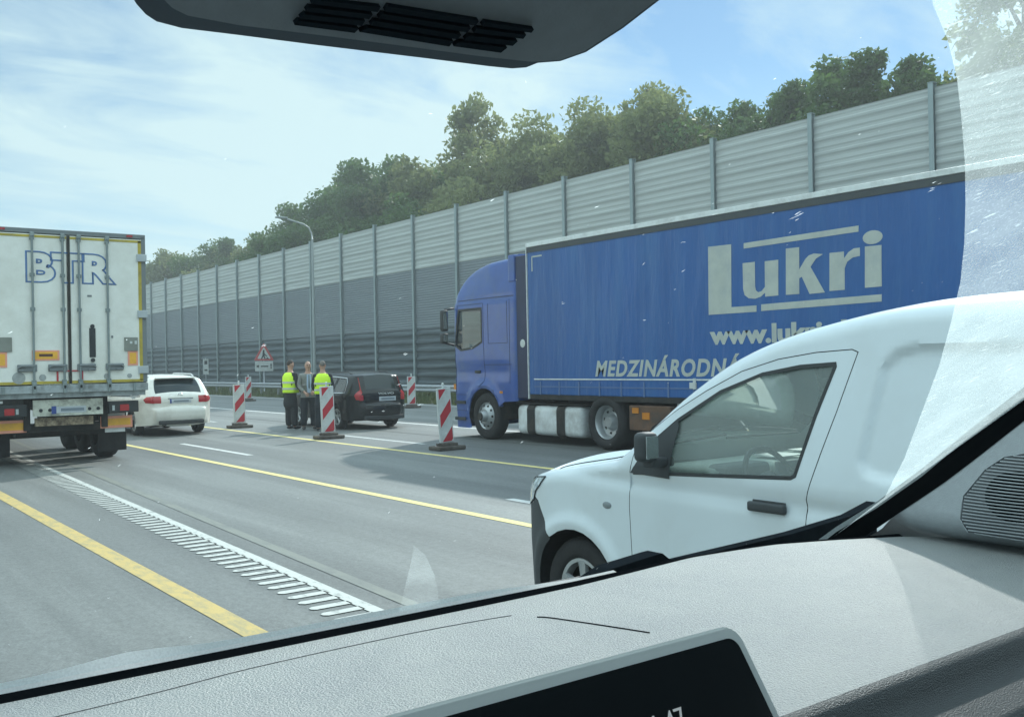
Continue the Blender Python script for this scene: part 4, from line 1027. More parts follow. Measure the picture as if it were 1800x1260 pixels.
# ================================================================ LORRIES
def tractor(t, y0, paint_, tankm, detail=True):
    """cab, chassis, tanks and wheels; y0 = front axle, local x = 0 centre line"""
    W = 1.25
    def base(y, z):
        y = y - y0
        b = .30 * np.clip((y - 1.02) / .36, 0, 1.2) ** 2.2
        b = b + .10 * np.clip(z - 2.95, 0, 2) ** 1.2 + .10 * np.clip((y + .2) , 0, 2) * np.clip((z - 2.9) / .8, 0, 1)
        b = b + .035 * np.clip((1.0 - z) / .5, 0, 1) * (y > .5)
        b = b - .05 * np.exp(-((np.hypot(y, z - .5) - .66) / .07) ** 2) * (z > .45)
        b = b + .018 * np.exp(-((z - 3.0) / .04) ** 2)
        b = b + .02 * vss(-np.abs(z - 1.45), -.20, -.05) * vss(y, -1.0, -.8)
        return b
    up = [('body', [(1.28, .22), (1.36, .40), (1.385, .9), (1.385, 1.55), (1.36, 1.80)]),
          ('screen', [(1.36, 1.80), (1.30, 2.3), (1.22, 2.80)]),
          ('body', spl([(1.22, 2.80), (1.17, 2.98), (1.05, 3.25), (.82, 3.50), (.45, 3.66), (.0, 3.75), (-.45, 3.79), (-.80, 3.80)], 3)),
          ('body', [(-.80, 3.80), (-.92, 3.80), (-.93, 3.86), (-1.12, 3.87)]),
          ('body', [(-1.12, 3.87), (-1.15, 3.70), (-1.16, 2.2), (-1.16, .86)])]
    up = [(a, [(y + y0, z) for y, z in p]) for a, p in up]
    sh = Shell(W, base, up, r=.07, sp=.085, bulge=lambda y, z: .06 if y > y0 + .9 else .03)
    ar = [(y0 + y, z) for y, z in arch(0, .5, .60, .70, 10)]
    ar2 = [(y0 + .60 * math.cos(a), .5 + .60 * math.sin(a)) for a in np.linspace(.3, -.45, 4)]
    out = sh.line + [(y0 - 1.14, .84)] + [(y0 - .72, .82)] + ar + ar2 + [(y0 + .62, .22)]
    win = [(y0 + .07, 2.10), (y0 + .07, 2.80), (y0 + .93, 2.80), (y0 + 1.08, 2.05), (y0 + .86, 1.94), (y0 + .40, 1.98)]
    b1 = BM(); sh.flank(b1, out, [win], -1); b2 = BM(); sh.flank(b2, out, [win], 1)
    cab = obj('cab', weld(join(b1, b2, sh.strip(('body',)), sh.strip(('screen',), tmin=.92)), .004), paint_, t, sharp=35)
    obj('windscreen', fix(sh.strip(('screen',), tmax=.92)), MATS.get('cab_glass') or glass_mat('cab_glass', (.55, .66, .62), .06, dust=.08), t, smooth=True)
    for s in (-1, 1):
        b_ = BM(); skin(b_, win, [], lambda y, z: sh.f(y, z) - .02, s, .1); obj('side_window', fix(b_), MATS['cab_glass'], t, smooth=True)
        b_ = BM(); skin(b_, inset(win, -.035), [inset(win, .012)], lambda y, z: sh.f(y, z) + .004, s, .08); obj('window_seal', fix(b_), M_plastic, t)
        # door and locker shut lines as thin dark beads
        b_ = BM()
        def bead(pts, w=.011):
            q = resample(pts, .08); X = sh.f([p[0] for p in q], [p[1] for p in q])
            tube(b_, [(s * (X[i] + .001), q[i][0], q[i][1]) for i in range(len(q))], w * .5, 5)
        bead([(y0 + 1.08, 1.0), (y0 + 1.12, 2.0), (y0 + .98, 2.92), (y0 + .0, 2.92), (y0 - .02, 1.25), (y0 + .12, 1.14)])
        bead([(y0 - .18, 2.90), (y0 - .18, 2.05), (y0 - .86, 2.05), (y0 - .86, 2.92)])
        bead([(y0 - .02, 1.60), (y0 - 1.0, 1.60)])
        bead([(y0 - 1.14, 3.02), (y0 + 1.0, 3.02)], .016)
        bead([(y0 + .62, .60), (y0 + 1.28, .60)]); bead([(y0 + .70, .95), (y0 + 1.3, .95)])
        bead([(y0 - .93, 1.2), (y0 - .95, 2.95)])
        obj('shut_lines', b_, M_dblue, t)
        b_ = BM(); xh = float(sh.f(y0 + .22, 1.45)[0]); box(b_, (s * (xh + .012), y0 + .24, 1.45), (.03, .20, .06), .01); obj('door_handle', fix(b_), M_plastic, t)
        # mirror housings
        b_ = BM(); xm = s * 1.42; ym = y0 + 1.27
        box(b_, (xm, ym, 2.60), (.17, .14, .48), .06, seg=3); box(b_, (xm, ym + .01, 2.20), (.17, .14, .24), .055, seg=3); tube(b_, [(s * 1.15, ym + .02, 2.88), (s * 1.4, ym, 2.84)], .025, 8); tube(b_, [(s * 1.15, ym + .02, 2.05), (s * 1.4, ym, 2.10)], .025, 8)
        mi = obj('mirror', fix(b_), M_plastic, t, smooth=True)
        b_ = BM(); box(b_, (xm, ym - .072, 2.60), (.12, .004, .38)); box(b_, (xm, ym - .062, 2.20), (.12, .004, .14)); obj('mirror_glass', b_, MATS['mirror_glass'], mi)
        b_ = BM()
        for zz in (.42, .78): box(b_, (s * (W + .002), y0 + .93, zz), (.02, .42, .07), .01)
        obj('cab_step', fix(b_), M_plastic, t)
        b_ = BM(); box(b_, (s * (W + .0), y0 - .62, 1.02), (.02, .10, .05)); box(b_, (s * (W - .03), y0 + 1.16, 1.12), (.03, .09, .12)); obj('side_marker', fix(b_), M_amber, t)
        # mudguard lip
        b_ = BM(); pts = [(s * (W - .02), y0 + .645 * math.cos(a), .5 + .645 * math.sin(a)) for a in np.linspace(.15, math.pi - .35, 18)]; tube(b_, pts, .035, 8)
        obj('mudguard', b_, paint_, t, smooth=True)
        b_ = BM(); rings = []
        for xx in (s * (W - .03), s * (W - .5)): rings.append([b_.verts.new((xx, y0 + .62 * math.cos(a), .5 + .62 * math.sin(a))) for a in np.linspace(-.3, math.pi + .1, 18)])
        for k in range(17): b_.faces.new((rings[0][k], rings[0][k + 1], rings[1][k + 1], rings[1][k]))
        obj('wheel_liner', b_, M_dark, t)
        wheel(t, s * (W - .02), y0, .50, .30, .30, s, 'truck_front')
        wheel(t, s * (W - .0), y0 - 3.80, .51, .56, .32, s, 'truck_rear')
        # side air deflector behind the cab, shade put into its dark blue
        b_ = BM(); box(b_, (s * 1.19, y0 - 1.33, 2.36), (.05, .37, 2.90), .015); obj('side_deflector', fix(b_), M_dblue, t)
        b_ = BM(); box(b_, (s * 1.17, y0 - 1.02, 3.58), (.14, .22, .56), .03); obj('roof_fin', fix(b_), paint_, t)
        # tank in three strapped sections
        for a_, c_ in ((-1.02, -1.50), (-1.53, -2.44), (-2.47, -3.08)):
            b_ = BM(); box(b_, (s * .86, y0 + (a_ + c_) / 2, .47), (.62, abs(c_ - a_), .60), .14, seg=5); obj('fuel_tank', fix(b_), tankm, t, sharp=50)
        b_ = BM()
        for yy in (-1.515, -2.455): box(b_, (s * .86, y0 + yy, .47), (.64, .03, .62), .14, seg=5)
        box(b_, (s * .86, y0 - 2.05, .80), (.56, 2.1, .03)); fix(b_); obj('tank_strap', b_, M_steel if s == 1 else M_dark, t)
    b_ = BM(); sphere(b_, (-1.216, y0 - 1.34, 2.02), .085, .12, 1, 1, 16); obj('round_sticker', b_, M_wmark, t)
    b_ = BM()
    for s in (-1, 1): box(b_, (s * .38, y0 - 2.2, .80), (.09, 7.0, .26))
    box(b_, (0, y0 - .3, .75), (1.3, 1.6, .5)); box(b_, (0, y0 - 1.9, .62), (.9, 2.6, .3)); box(b_, (0, y0 - 3.8, .51), (1.9, .16, .16)); box(b_, (0, y0 - 3.9, 1.02), (.9, .9, .12)); box(b_, (0, y0 - 1.55, 1.0), (1.6, .5, .35))
    obj('chassis', fix(b_), M_dark, t)
    b_ = BM(); box(b_, (-.45, y0 + .35, 1.55), (.5, .5, .2), .06); box(b_, (-.45, y0 + .1, 1.95), (.48, .14, .75), .06); box(b_, (.5, y0 + .1, 1.95), (.48, .14, .75), .06); box(b_, (0, y0 + 1.0, 1.75), (2.1, .35, .35), .08); box(b_, (0, y0 - .2, 1.25), (2.2, 2.2, .1)); fix(b_)
    obj('cab_interior', b_, M_int, t)
    return sh
def trailer_axles(t, ys, half, m=M_dark):
    for yy in ys:
        for s in (-1, 1): wheel(t, s * half, yy, .50, .36, .30, s, 'truck_rear')
# ---- the blue lorry
bl = thing('articulated_lorry', 'blue curtain-sided articulated lorry with grey lettering in front of the noise barrier', 'lorry', (13.30, 17.11, 0))
tsh = tractor(bl, 0, M_blue, M_tank)
XS = -1.25
M_curt = mat('blue_curtain', (.014, .102, .33), .40, var=.12, vs=.5, dirt=(.05, .17, .38, .5), ds=.9, dth=.6, stretch=(1, 1.9, .35), bump=1.0, bs=1.6, bd=.07)
M_rail = mat('pale_trailer_rail', (.80, .83, .82), .45, var=.08, dirt=(.25, .25, .24, .6), ds=3)
M_let = mat('faded_grey_lettering', (.50, .53, .48), .6, var=.07, vs=4, dirt=(.36, .40, .42, .6), ds=3, dth=.56)
b_ = BM(); box(b_, (0, -8.37, 2.46), (2.5, 13.56, 2.94), .02); cur = obj('curtain', fix(b_), M_curt, bl)
b_ = BM()
for s in (-1, 1): box(b_, (s * 1.245, -8.37, 3.985), (.05, 13.64, .085), .008)
box(b_, (0, -1.57, 3.985), (2.5, .06, .085)); box(b_, (0, -1.56, 2.4), (2.52, .02, 3.0)); box(b_, (0, -8.37, 4.025), (2.42, 13.5, .02)); fix(b_); obj('roof_rail', b_, M_rail, bl)
b_ = BM()
for s in (-1, 1): box(b_, (s * 1.252, -8.37, 3.885), (.018, 13.58, .105))
obj('curtain_track', b_, mat('dark_curtain_track', (.05, .06, .065), .6), bl)
b_ = BM()
for s in (-1, 1):
    box(b_, (s * 1.252, -8.40, 1.295), (.012, 13.3, .035))
    for k in range(23): box(b_, (s * 1.256, -1.95 - .58 * k, 1.12), (.010, .035, .26))
    box(b_, (s * 1.254, -8.4, 1.15), (.010, 13.3, .02)); 
obj('curtain_straps', b_, mat('faded_blue_strap', (.10, .17, .33), .6, var=.1), cur)
b_ = BM()
for s in (-1, 1): box(b_, (s * 1.253, -8.40, 1.297), (.016, 13.3, .022))
obj('pale_strap_line', b_, M_rail, cur)
b_ = BM(); box(b_, (0, -8.37, .945), (2.48, 13.55, .10)); box(b_, (-.5, -8.8, .80), (.14, 11.5, .34)); box(b_, (.5, -8.8, .80), (.14, 11.5, .34)); fix(b_); obj('trailer_frame', b_, M_dark, bl)
b_ = BM(); box(b_, (-1.02, -4.95, .62), (.45, 1.0, .44), .02); obj('pallet_box', b_, mat('rusty_side_box', (.14, .075, .045), .8, var=.3, dirt=(.05, .05, .05, .8), ds=4), bl)
b_ = BM(); box(b_, (-1.252, -4.62, .75), (.01, .16, .10)); box(b_, (-1.252, -4.88, .66), (.01, .18, .12)); box(b_, (-1.252, -7.5, .86), (.01, .12, .08)); obj('amber_reflector', b_, M_amber, bl)
b_ = BM()
for k in range(3): box(b_, (-1.2, -7.6, .45 + .2 * k), (.04, 4.0, .09))
for k in range(4): box(b_, (-1.17, -5.8 - 1.2 * k, .66), (.03, .06, .6))
obj('side_guard', b_, M_steel, bl)
b_ = BM(); box(b_, (-1.262, -6.0, 1.20), (.012, .15, .10)); box(b_, (-1.268, -6.04, 1.23), (.012, .06, .18)); obj('white_curtain_tag', b_, M_wmark, cur)
trailer_axles(bl, (-10.4, -11.7, -13.0), 1.24)
b_ = BM()     # faint upright pole marks pressed into the curtain
for k in range(7):
    for s in (-1, 1): box(b_, (s * 1.2495, -3.6 - 1.95 * k, 2.55), (.006, .05, 2.45), .002)
obj('pole_marks', b_, M_curt, cur)
# corner bracket mark
b_ = BM(); box(b_, (XS - .004, -1.90, 3.74), (.004, .32, .03)); box(b_, (XS - .004, -1.745, 3.60), (.004, .03, .30)); obj('corner_mark', b_, M_let, cur)
def plate_poly(bm, pts, x, th=.004):
    prism(bm, [(x, y - 17.11, z) for y, z in pts], (-th, 0, 0))
LUK = [[(10.73, 3.45), (10.25, 3.44), (10.27, 2.447), (9.774, 2.447), (9.777, 2.349), (10.745, 2.349)],
 [(10.0, 3.43), (7.97, 3.455), (7.972, 3.37), (10.0, 3.345)],
 [(9.683, 2.457), (7.635, 2.475), (7.637, 2.376), (9.686, 2.355)],
 [(10.028, 3.12), (9.79, 3.12), (9.793, 2.74), (9.78, 2.68), (9.735, 2.645), (9.67, 2.66), (9.605, 2.72), (9.60, 3.11), (9.347, 3.11), (9.36, 2.573), (9.605, 2.57), (9.605, 2.63), (9.69, 2.575), (9.80, 2.55), (9.92, 2.565), (10.0, 2.62), (10.028, 2.72)],
 [(9.204, 3.262), (8.966, 3.258), (8.972, 2.93), (8.86, 3.075), (8.80, 3.12), (8.71, 3.14), (8.56, 3.115), (8.68, 3.06), (8.775, 2.95), (8.54, 2.562), (8.80, 2.558), (8.93, 2.82), (8.975, 2.80), (8.98, 2.57), (9.22, 2.572)],
 [(8.448, 3.12), (8.212, 3.117), (8.211, 3.02), (8.14, 3.10), (8.05, 3.145), (7.956, 3.145), (7.957, 3.03), (8.07, 3.02), (8.16, 2.97), (8.205, 2.88), (8.212, 2.577), (8.462, 2.576)],
 [(7.876, 3.152), (7.622, 3.147), (7.632, 2.582), (7.889, 2.581)],
 [(7.755 + .153 * math.cos(a), 3.267 + .095 * math.sin(a)) for a in np.linspace(0, 2 * math.pi, 20, endpoint=False)]]
b_ = BM()
for p in LUK: plate_poly(b_, p, XS - .001)
obj('curtain_lettering', fix(b_), M_let, cur)
b_ = text_bm('www.lukri.sk', face_left(XS - .003, 10.735 - 17.11, 1.86), width=2.75, height=.30, bold=.045, depth=.001); obj('curtain_lettering', b_, M_let, cur)
b_ = text_bm('MEDZIN\u00c1RODN\u00c1', face_left(XS - .003, 13.53 - 17.11, 1.345), width=3.40, height=.37, space=1.12, bold=.032, shear=.22, depth=.001); obj('curtain_lettering', b_, M_let, cur)

# ---- the white trailer ahead
wt = thing('articulated_lorry', 'white box trailer lorry with rear doors and blue outlined letters seen from behind', 'lorry', (3.90, 17.76, 0))
M_box = mat('cream_trailer_panel', (.88, .88, .82), .45, var=.04, vs=1.5, dirt=(.52, .50, .42, .4), ds=1.4, dth=.56)
M_frame = mat('grey_door_frame', (.20, .225, .235), .5, var=.12, dirt=(.12, .12, .11, .5), ds=3)
M_rod = mat('lock_rod_steel', (.26, .30, .30), .4, metal=.4, var=.15)
M_btr = mat('blue_outline_letter', (.10, .20, .42), .5)
HW = 1.285
b_ = BM(); box(b_, (0, 6.83, 2.72), (HW * 2, 13.54, 2.56), .01); obj('box_body', fix(b_), M_box, wt)
b_ = BM(); box(b_, (0, .02, 3.985), (HW * 2 + .01, .12, .075), .006); box(b_, (-HW + .03, .015, 2.70), (.07, .11, 2.55), .006); box(b_, (HW - .035, .015, 2.70), (.08, .11, 2.55), .006)
for s in (-1, 1): box(b_, (s * (HW + .006), 6.8, 3.98), (.012, 13.5, .09)); box(b_, (s * (HW + .006), 6.8, 1.42), (.012, 13.5, .10))
fr = obj('rear_frame', fix(b_), M_frame, wt)
b_ = BM(); box(b_, (-1.0, -.045, 3.99), (.10, .02, .035)); box(b_, (1.02, -.045, 3.985), (.10, .02, .035)); obj('marker_lamp', b_, M_red, fr)
for s in (-1, 1):
    xi, xo = (.018, 1.215) if s == 1 else (-1.215, .018 - .036)
    b_ = BM(); box(b_, ((xi + xo) / 2, -.02, 2.68), (abs(xo - xi), .05, 2.50), .006); dr = obj('rear_door', fix(b_), M_box, wt)
    b_ = BM(); th_ = .045
    box(b_, ((xi + xo) / 2, -.048, 3.895), (abs(xo - xi), .006, .04)); box(b_, ((xi + xo) / 2, -.048, 1.455), (abs(xo - xi), .006, .045)); box(b_, (xo - s * .03 if s == 1 else xi + .03, -.048, 2.68), (.055, .006, 2.45))
    obj('yellow_edging', b_, M_yellow, dr)
    b_ = BM()
    for zz in (3.61, 2.62, 1.64): box(b_, (s * 1.215, -.065, zz), (.17, .05, .13), .012)
    obj('door_hinge', fix(b_), mat('pale_hinge', (.46, .50, .52), .4, var=.08), dr)
    for xr in ((.17, .63) if s == 1 else (-.555, -.085)):
        b_ = BM(); cyl(b_, (xr, -.085, 1.36), (xr, -.085, 3.95), .019, seg=10)
        for zz in (1.47, 1.73, 2.68, 3.25, 3.86): box(b_, (xr, -.065, zz), (.075, .05, .06), .01)
        box(b_, (xr, -.09, 1.40), (.07, .05, .12), .012); box(b_, (xr, -.09, 3.92), (.07, .05, .07), .012)
        rd = obj('lock_rod', fix(b_), M_rod, dr)
        hs = 1 if xr in (.17, .63) else -1
        b_ = BM(); cx = xr + hs * .10
        tube(b_, [(cx - hs * .12, -.10, 1.735), (cx + hs * .10, -.105, 1.735), (cx + hs * .145, -.10, 1.70), (cx + hs * .13, -.10, 1.665), (cx + hs * .02, -.10, 1.66)], .016, 8); box(b_, (cx, -.07, 1.70), (.30, .03, .12), .012)
        obj('lock_handle', fix(b_), M_frame, rd)
b_ = BM(); box(b_, (0.018, -.052, 2.68), (.036, .02, 2.5), .004); obj('door_seal_and_gap_shade', b_, M_dark, wt)
b_ = BM(); box(b_, (.375, -.052, 2.12), (.10, .016, .50), .012); cyl(b_, (.375, -.05, 1.82), (.375, -.075, 1.82), .035, seg=10); cyl(b_, (.375, -.05, 2.40), (.375, -.075, 2.40), .035, seg=10); obj('document_holder', fix(b_), M_ink, wt)
b_ = text_bm('BTR', face_back(-.655, -.052, 3.12), width=1.45, height=.53, bold=.06, outline=.020)
for v_ in b_.verts: v_.co.y = -.050 + (v_.co.y + .052) * .25
obj('door_lettering', b_, M_btr, wt)
def rect(name, m, x0, x1, z0, z1, y=-.05, th=.006, par=wt):
    b_ = BM(); box(b_, ((x0 + x1) / 2, y - th / 2, (z0 + z1) / 2), (x1 - x0, th, z1 - z0)); return obj(name, b_, m, par)
o_ = rect('warning_plate', M_pink, -.575, -.155, 1.825, 1.995); rect('warning_plate_field', M_orange, -.545, -.185, 1.85, 1.97, -.056, .003, o_); rect('warning_plate_text', mat('brown_ink', (.10, .04, .02), .5), -.47, -.26, 1.89, 1.935, -.059, .002, o_)
for x0, x1 in ((.955, 1.125), (-1.27, -.95)):
    o_ = rect('hazard_square', M_pink, x0, x1, 1.72, 1.97); rect('hazard_square_field', M_orange, x0 + .03, x1 - .03, 1.75, 1.94, -.056, .003, o_)
for x0, x1 in ((.90, 1.125), (-1.27, -.875)):
    o_ = rect('grey_pad', mat('grey_pad', (.24, .25, .22), .7, var=.15), x0, x1, 1.975, 2.21, -.05, .02)
rect('pad_marks', M_wmark, .99, 1.03, 2.10, 2.14, -.071, .002, wt); rect('pad_marks', M_wmark, 1.07, 1.11, 2.09, 2.15, -.071, .002, wt)
b_ = BM(); box(b_, (-.19, -.055, 1.56), (.03, .008, .17)); box(b_, (.20, -.055, 1.56), (.03, .008, .17)); box(b_, (0.0, -.055, 1.645), (.40, .008, .022)); obj('red_bracket_mark', b_, M_redmark, wt)
for cx, r in ((-.78, .10), (.60, .05), (-.42, .055), (.98, .04)):
    b_ = BM(); cyl(b_, (cx, -.047, 1.54), (cx, -.052, 1.54), r, seg=18); obj('round_sticker', b_, mat('faded_sticker', (.36, .38, .37), .6, var=.2, vs=15), wt)
b_ = BM(); box(b_, (.34, -.05, 2.92), (.07, .008, .03)); box(b_, (-.95, -.05, 2.05), (.03, .008, .05)); box(b_, (.70, -.05, 2.22), (.03, .008, .04)); obj('small_decal', b_, M_frame, wt)
# sill beam, plate carrier, lamps, underrun bar
b_ = BM(); box(b_, (0, -.01, 1.345), (HW * 2, .16, .13), .01); box(b_, (0, .12, 1.24), (HW * 2 - .06, .3, .09), .01); obj('rear_sill', fix(b_), mat('worn_grey_sill', (.38, .42, .43), .5, var=.2, dirt=(.09, .09, .08, .8), ds=4), wt)
b_ = BM()
for xx in (-1.02, -.555, -.085, .17, .63, 1.05): box(b_, (xx, -.10, 1.34), (.05, .03, .14), .008)
obj('sill_bracket', fix(b_), M_rod, wt)
b_ = BM(); box(b_, (-.005, .05, 1.0275), (1.11, .02, .275)); bh = BM()
for xx in (-.44, -.30, .33, .47): cyl(bh, (xx, .032, .99), (xx, .05, .99), .03, seg=10)
pc = obj2('plate_carrier', [(b_, mat('grimy_cream_panel', (.62, .63, .54), .6, var=.15, dirt=(.12, .11, .09, .8), ds=5, dth=.55)), (bh, M_ink)], wt)
o_ = rect('number_plate', M_plate, -.245, .275, .935, 1.045, .038, .006, pc); rect('plate_blue_band', M_plateblue, -.275, -.20, .925, 1.055, .036, .006, pc); rect('plate_characters', mat('plate_smudged_ink', (.2, .24, .28), .5), -.13, .24, .965, 1.015, .031, .002, o_)
for s in (-1, 1):
    b_ = BM(); box(b_, (s * .90, .10, 1.0), (.50, .14, .20), .015); lb = obj('lamp_box', fix(b_), M_plastic, wt)
    x0 = .83 if s == 1 else -.99
    rect('tail_light', M_red, x0, x0 + .15, .93, 1.04, .03, .01, lb); rect('reversing_lamp', mat('dull_clear_lens', (.45, .48, .48), .3), x0 - (.13 if s == 1 else -.17), x0 - (.09 if s == 1 else -.21), .94, 1.03, .03, .01, lb)
    rect('lamp_clip', M_wmark, s * 1.05 - .03, s * 1.05 + .03, 1.13, 1.17, .0, .02, lb)
b_ = BM(); box(b_, (0, .35, .68), (2.3, .12, .14), .02); box(b_, (-.62, .30, .95), (.10, .2, .6), .01); box(b_, (.62, .30, .95), (.10, .2, .6), .01); ub = obj('underrun_bar', fix(b_), M_dark, wt)
for x0, x1 in ((.56, 1.10), (-1.24, -.62)):
    o_ = rect('reflective_board', M_pink, x0, x1, .625, .835, .28, .02); rect('reflective_field', M_orange, x0 + .035, x1 - .035, .67, .79, .259, .003, o_)
rect('pale_board_backing', M_wmark, .64, .98, .55, .88, .30, .008)
rect('rusty_beam', mat('rusted_flaking_paint', (.50, .40, .27), .8, var=.3, vs=12, dirt=(.09, .06, .045, .9), ds=7, dth=.5), -.50, .42, .72, .86, .25, .08)
b_ = BM(); box(b_, (-.28, .5, .66), (.5, .1, .12)); box(b_, (0, 3.9, 1.10), (1.0, 7, .22)); box(b_, (-.5, 6.8, 1.2), (.14, 13.2, .3)); box(b_, (.5, 6.8, 1.2), (.14, 13.2, .3)); box(b_, (0, .9, .62), (1.4, .3, .22)); box(b_, (0, 1.9, .5), (2.0, .14, .14)); box(b_, (0, 3.2, .5), (2.0, .14, .14)); box(b_, (.2, 1.2, .85), (.8, .8, .3)); obj('chassis', fix(b_), M_dark, wt)
for s in (-1, 1):
    b_ = BM(); box(b_, (s * .98, 1.15, .52), (.50, .02, .72)); obj('mud_flap', b_, M_rubber, wt)
trailer_axles(wt, (1.9, 3.2, 4.5), 1.22)
tractor(wt, 14.9 , mat('white_cab_paint', (.6, .6, .58), .35, coat=.4, var=.04), M_tank)

# ================================================================ PEOPLE
def skel(name, joints, edges, m, parent, sub=2, root=0):
    me = bpy.data.meshes.new(name); me.from_pydata([j[0] for j in joints], edges, [])
    o = bpy.data.objects.new(name, me); S.collection.objects.link(o); o.parent = parent; me.materials.append(m)
    md = o.modifiers.new('skin', 'SKIN'); md.use_smooth_shade = True
    for i, j in enumerate(joints):
        sv = me.skin_vertices[0].data[i]; r = j[1]; sv.radius = (r, r) if not isinstance(r, tuple) else r; sv.use_root = (i == root)
    sb = o.modifiers.new('sub', 'SUBSURF'); sb.levels = sub; sb.render_levels = sub
    return o
def person(label, loc, rz, J, coat, trousers, shoes, hair, vest=None, shirt=None, bald=False, height=1.8, long_coat=False):
    t = thing('person', label, 'person', loc, rad(rz), 'people standing in the closed lane')
    k = height / 1.8
    V3 = lambda p: tuple(Vector(p) * k)
    # body faces +y locally; arms given as shoulder, elbow, wrist for left (-x) and right (+x)
    pel, ch, nk = (0, 0, .95), (0, .01, 1.30), (0, .0, 1.50)
    jt = [(V3(pel), .12), (V3((0, .01, 1.12)), .115), (V3(ch), .14), (V3((0, 0, 1.44)), .10), (V3(nk), .058), (V3((0, .01, 1.57)), .055), (V3((0, .015, 1.66)), .082), (V3((0, .01, 1.74)), .078)]
    ed = [(i, i + 1) for i in range(7)]
    def chain(st, pts):
        last = st
        for p, r in pts: jt.append((V3(p), r)); ed.append((last, len(jt) - 1)); last = len(jt) - 1
        return last
    hands = []
    for s, key in ((-1, 'L'), (1, 'R')):
        el, wr = J['el' + key], J['wr' + key]
        e, w_ = Vector(el), Vector(wr); d = (w_ - e).normalized()
        last = chain(3, [((s * .17, 0, 1.43), .058), (el, .042), (wr, .027), (tuple(w_ + d * .045), .030), (tuple(w_ + d * .085), .032)])
        side = d.cross(Vector((0, 1, .01))).normalized(); nrm = d.cross(side)
        for q in range(4):     # four bent fingers and a thumb
            o0 = w_ + d * .09 + side * (q - 1.5) * .021; ln = (.062, .074, .070, .055)[q]
            chain(last, [(tuple(o0), .010), (tuple(o0 + d * ln * .55 + nrm * .010), .0095), (tuple(o0 + d * ln * .85 + nrm * .032), .008)])
        chain(last - 1, [(tuple(w_ + d * .055 + side * -.035 * s + nrm * .01), .012), (tuple(w_ + d * .09 + side * -.05 * s + nrm * .025), .010)])
        kn, an = J['kn' + key], J['an' + key]; a_ = Vector(an)
        chain(0, [((s * .095, 0, .90), .095), (kn, .058), (an, .042), (tuple(a_ + Vector((s * .01, .05, -.045))), .026), (tuple(a_ + Vector((s * .015, .12, -.055))), .020)])
    body = skel('body', jt, ed, M_skin, t)
    # head features
    b_ = BM(); hc = Vector((0, .02, 1.685)) * k
    sphere(b_, hc, .088 * k, .86, 1.03, 1.26, 20); sphere(b_, hc + Vector((0, .092, -.012)) * k, .016 * k, .8, 1.1, 1.5, 8)
    for s in (-1, 1): sphere(b_, hc + Vector((s * .078, -.005, -.01)) * k, .028 * k, .35, .7, 1.1, 8); 
    sphere(b_, hc + Vector((0, .045, -.085)) * k, .038 * k, 1.1, .9, .7, 10)
    obj('face', b_, M_skin, body, smooth=True)
    b_ = BM()
    for s in (-1, 1): sphere(b_, hc + Vector((s * .032, .084, .012)) * k, .010 * k, seg=8); box(b_, hc + Vector((s * .032, .088, .032)) * k, (.032 * k, .008, .007))
    box(b_, hc + Vector((0, .088, -.052)) * k, (.042 * k, .008, .007)); obj('eyes_and_mouth', b_, mat('dark_features', (.06, .035, .03), .6), body)
    b_ = BM()
    r = bmesh.ops.create_uvsphere(b_, u_segments=20, v_segments=14, radius=.096 * k, matrix=Matrix.Translation(hc + Vector((0, -.008, .014)) * k) @ Matrix.Diagonal((.88, 1.03, 1.20, 1)))
    hl = (lambda c: (c - hc).z < (.045 + (c - hc).y * .75) * k) if not bald else (lambda c: (c - hc).z < -.01 or (c - hc).y > -.01)
    bmesh.ops.delete(b_, geom=[v for v in b_.verts if hl(v.co) or (v.co - hc).z < -.055 * k], context='VERTS'); h_ = obj('hair', b_, hair, body, smooth=True)
    so = h_.modifiers.new('thick', 'SOLIDIFY'); so.thickness = .012
    # trousers
    tj = [(V3((0, 0, 1.02)), (.165, .125)), (V3((0, 0, .93)), (.155, .125))]; te = [(0, 1)]
    for s, key in ((-1, 'L'), (1, 'R')):
        kn, an = Vector(J['kn' + key]), Vector(J['an' + key]); n = len(tj)
        tj += [(V3((s * .10, 0, .84)), .125), (V3(tuple(kn)), .10), (V3(tuple(an + Vector((0, 0, .12)))), .088), (V3(tuple(an + Vector((0, .01, -.02)))), .088)]; te += [(1, n), (n, n + 1), (n + 1, n + 2), (n + 2, n + 3)]
    skel('trousers', tj, te, trousers, t)
    for s, key in ((-1, 'L'), (1, 'R')):
        a_ = Vector(J['an' + key]); b_ = BM()
        sphere(b_, (a_ + Vector((s * .012, .075, -.045))) * k, .1 * k, .52, 1.35, .42, 14)
        for v_ in b_.verts: v_.co.z = max(v_.co.z, .004)
        obj('shoe', b_, shoes, t, smooth=True)
    # jacket or coat: torso plus sleeves in one mesh
    cj = [(V3((0, .0, 1.02)), (.19, .135)), (V3((0, .01, 1.14)), (.175, .13)), (V3((0, .01, 1.30)), (.195, .135)), (V3((0, 0, 1.42)), (.15, .10)), (V3((0, -.005, 1.49)), (.075, .07))]; ce = [(0, 1), (1, 2), (2, 3), (3, 4)]
    if long_coat:
        cj.append((V3((0, 0, .78)), (.23, .17))); ce.append((0, len(cj) - 1)); cj.append((V3((0, .01, .50)), (.25, .19))); ce.append((len(cj) - 2, len(cj) - 1))
    else: cj.append((V3((0, 0, .90)), (.185, .135))); ce.append((0, len(cj) - 1))
    for s, key in ((-1, 'L'), (1, 'R')):
        n = len(cj); e, w_ = Vector(J['el' + key]), Vector(J['wr' + key])
        cj += [(V3((s * .185, 0, 1.42)), .078), (V3(tuple(e)), .060), (V3(tuple(e.lerp(w_, .9))), .048)]; ce += [(3, n), (n, n + 1), (n + 1, n + 2)]
    skel('jacket', cj, ce, coat, t)
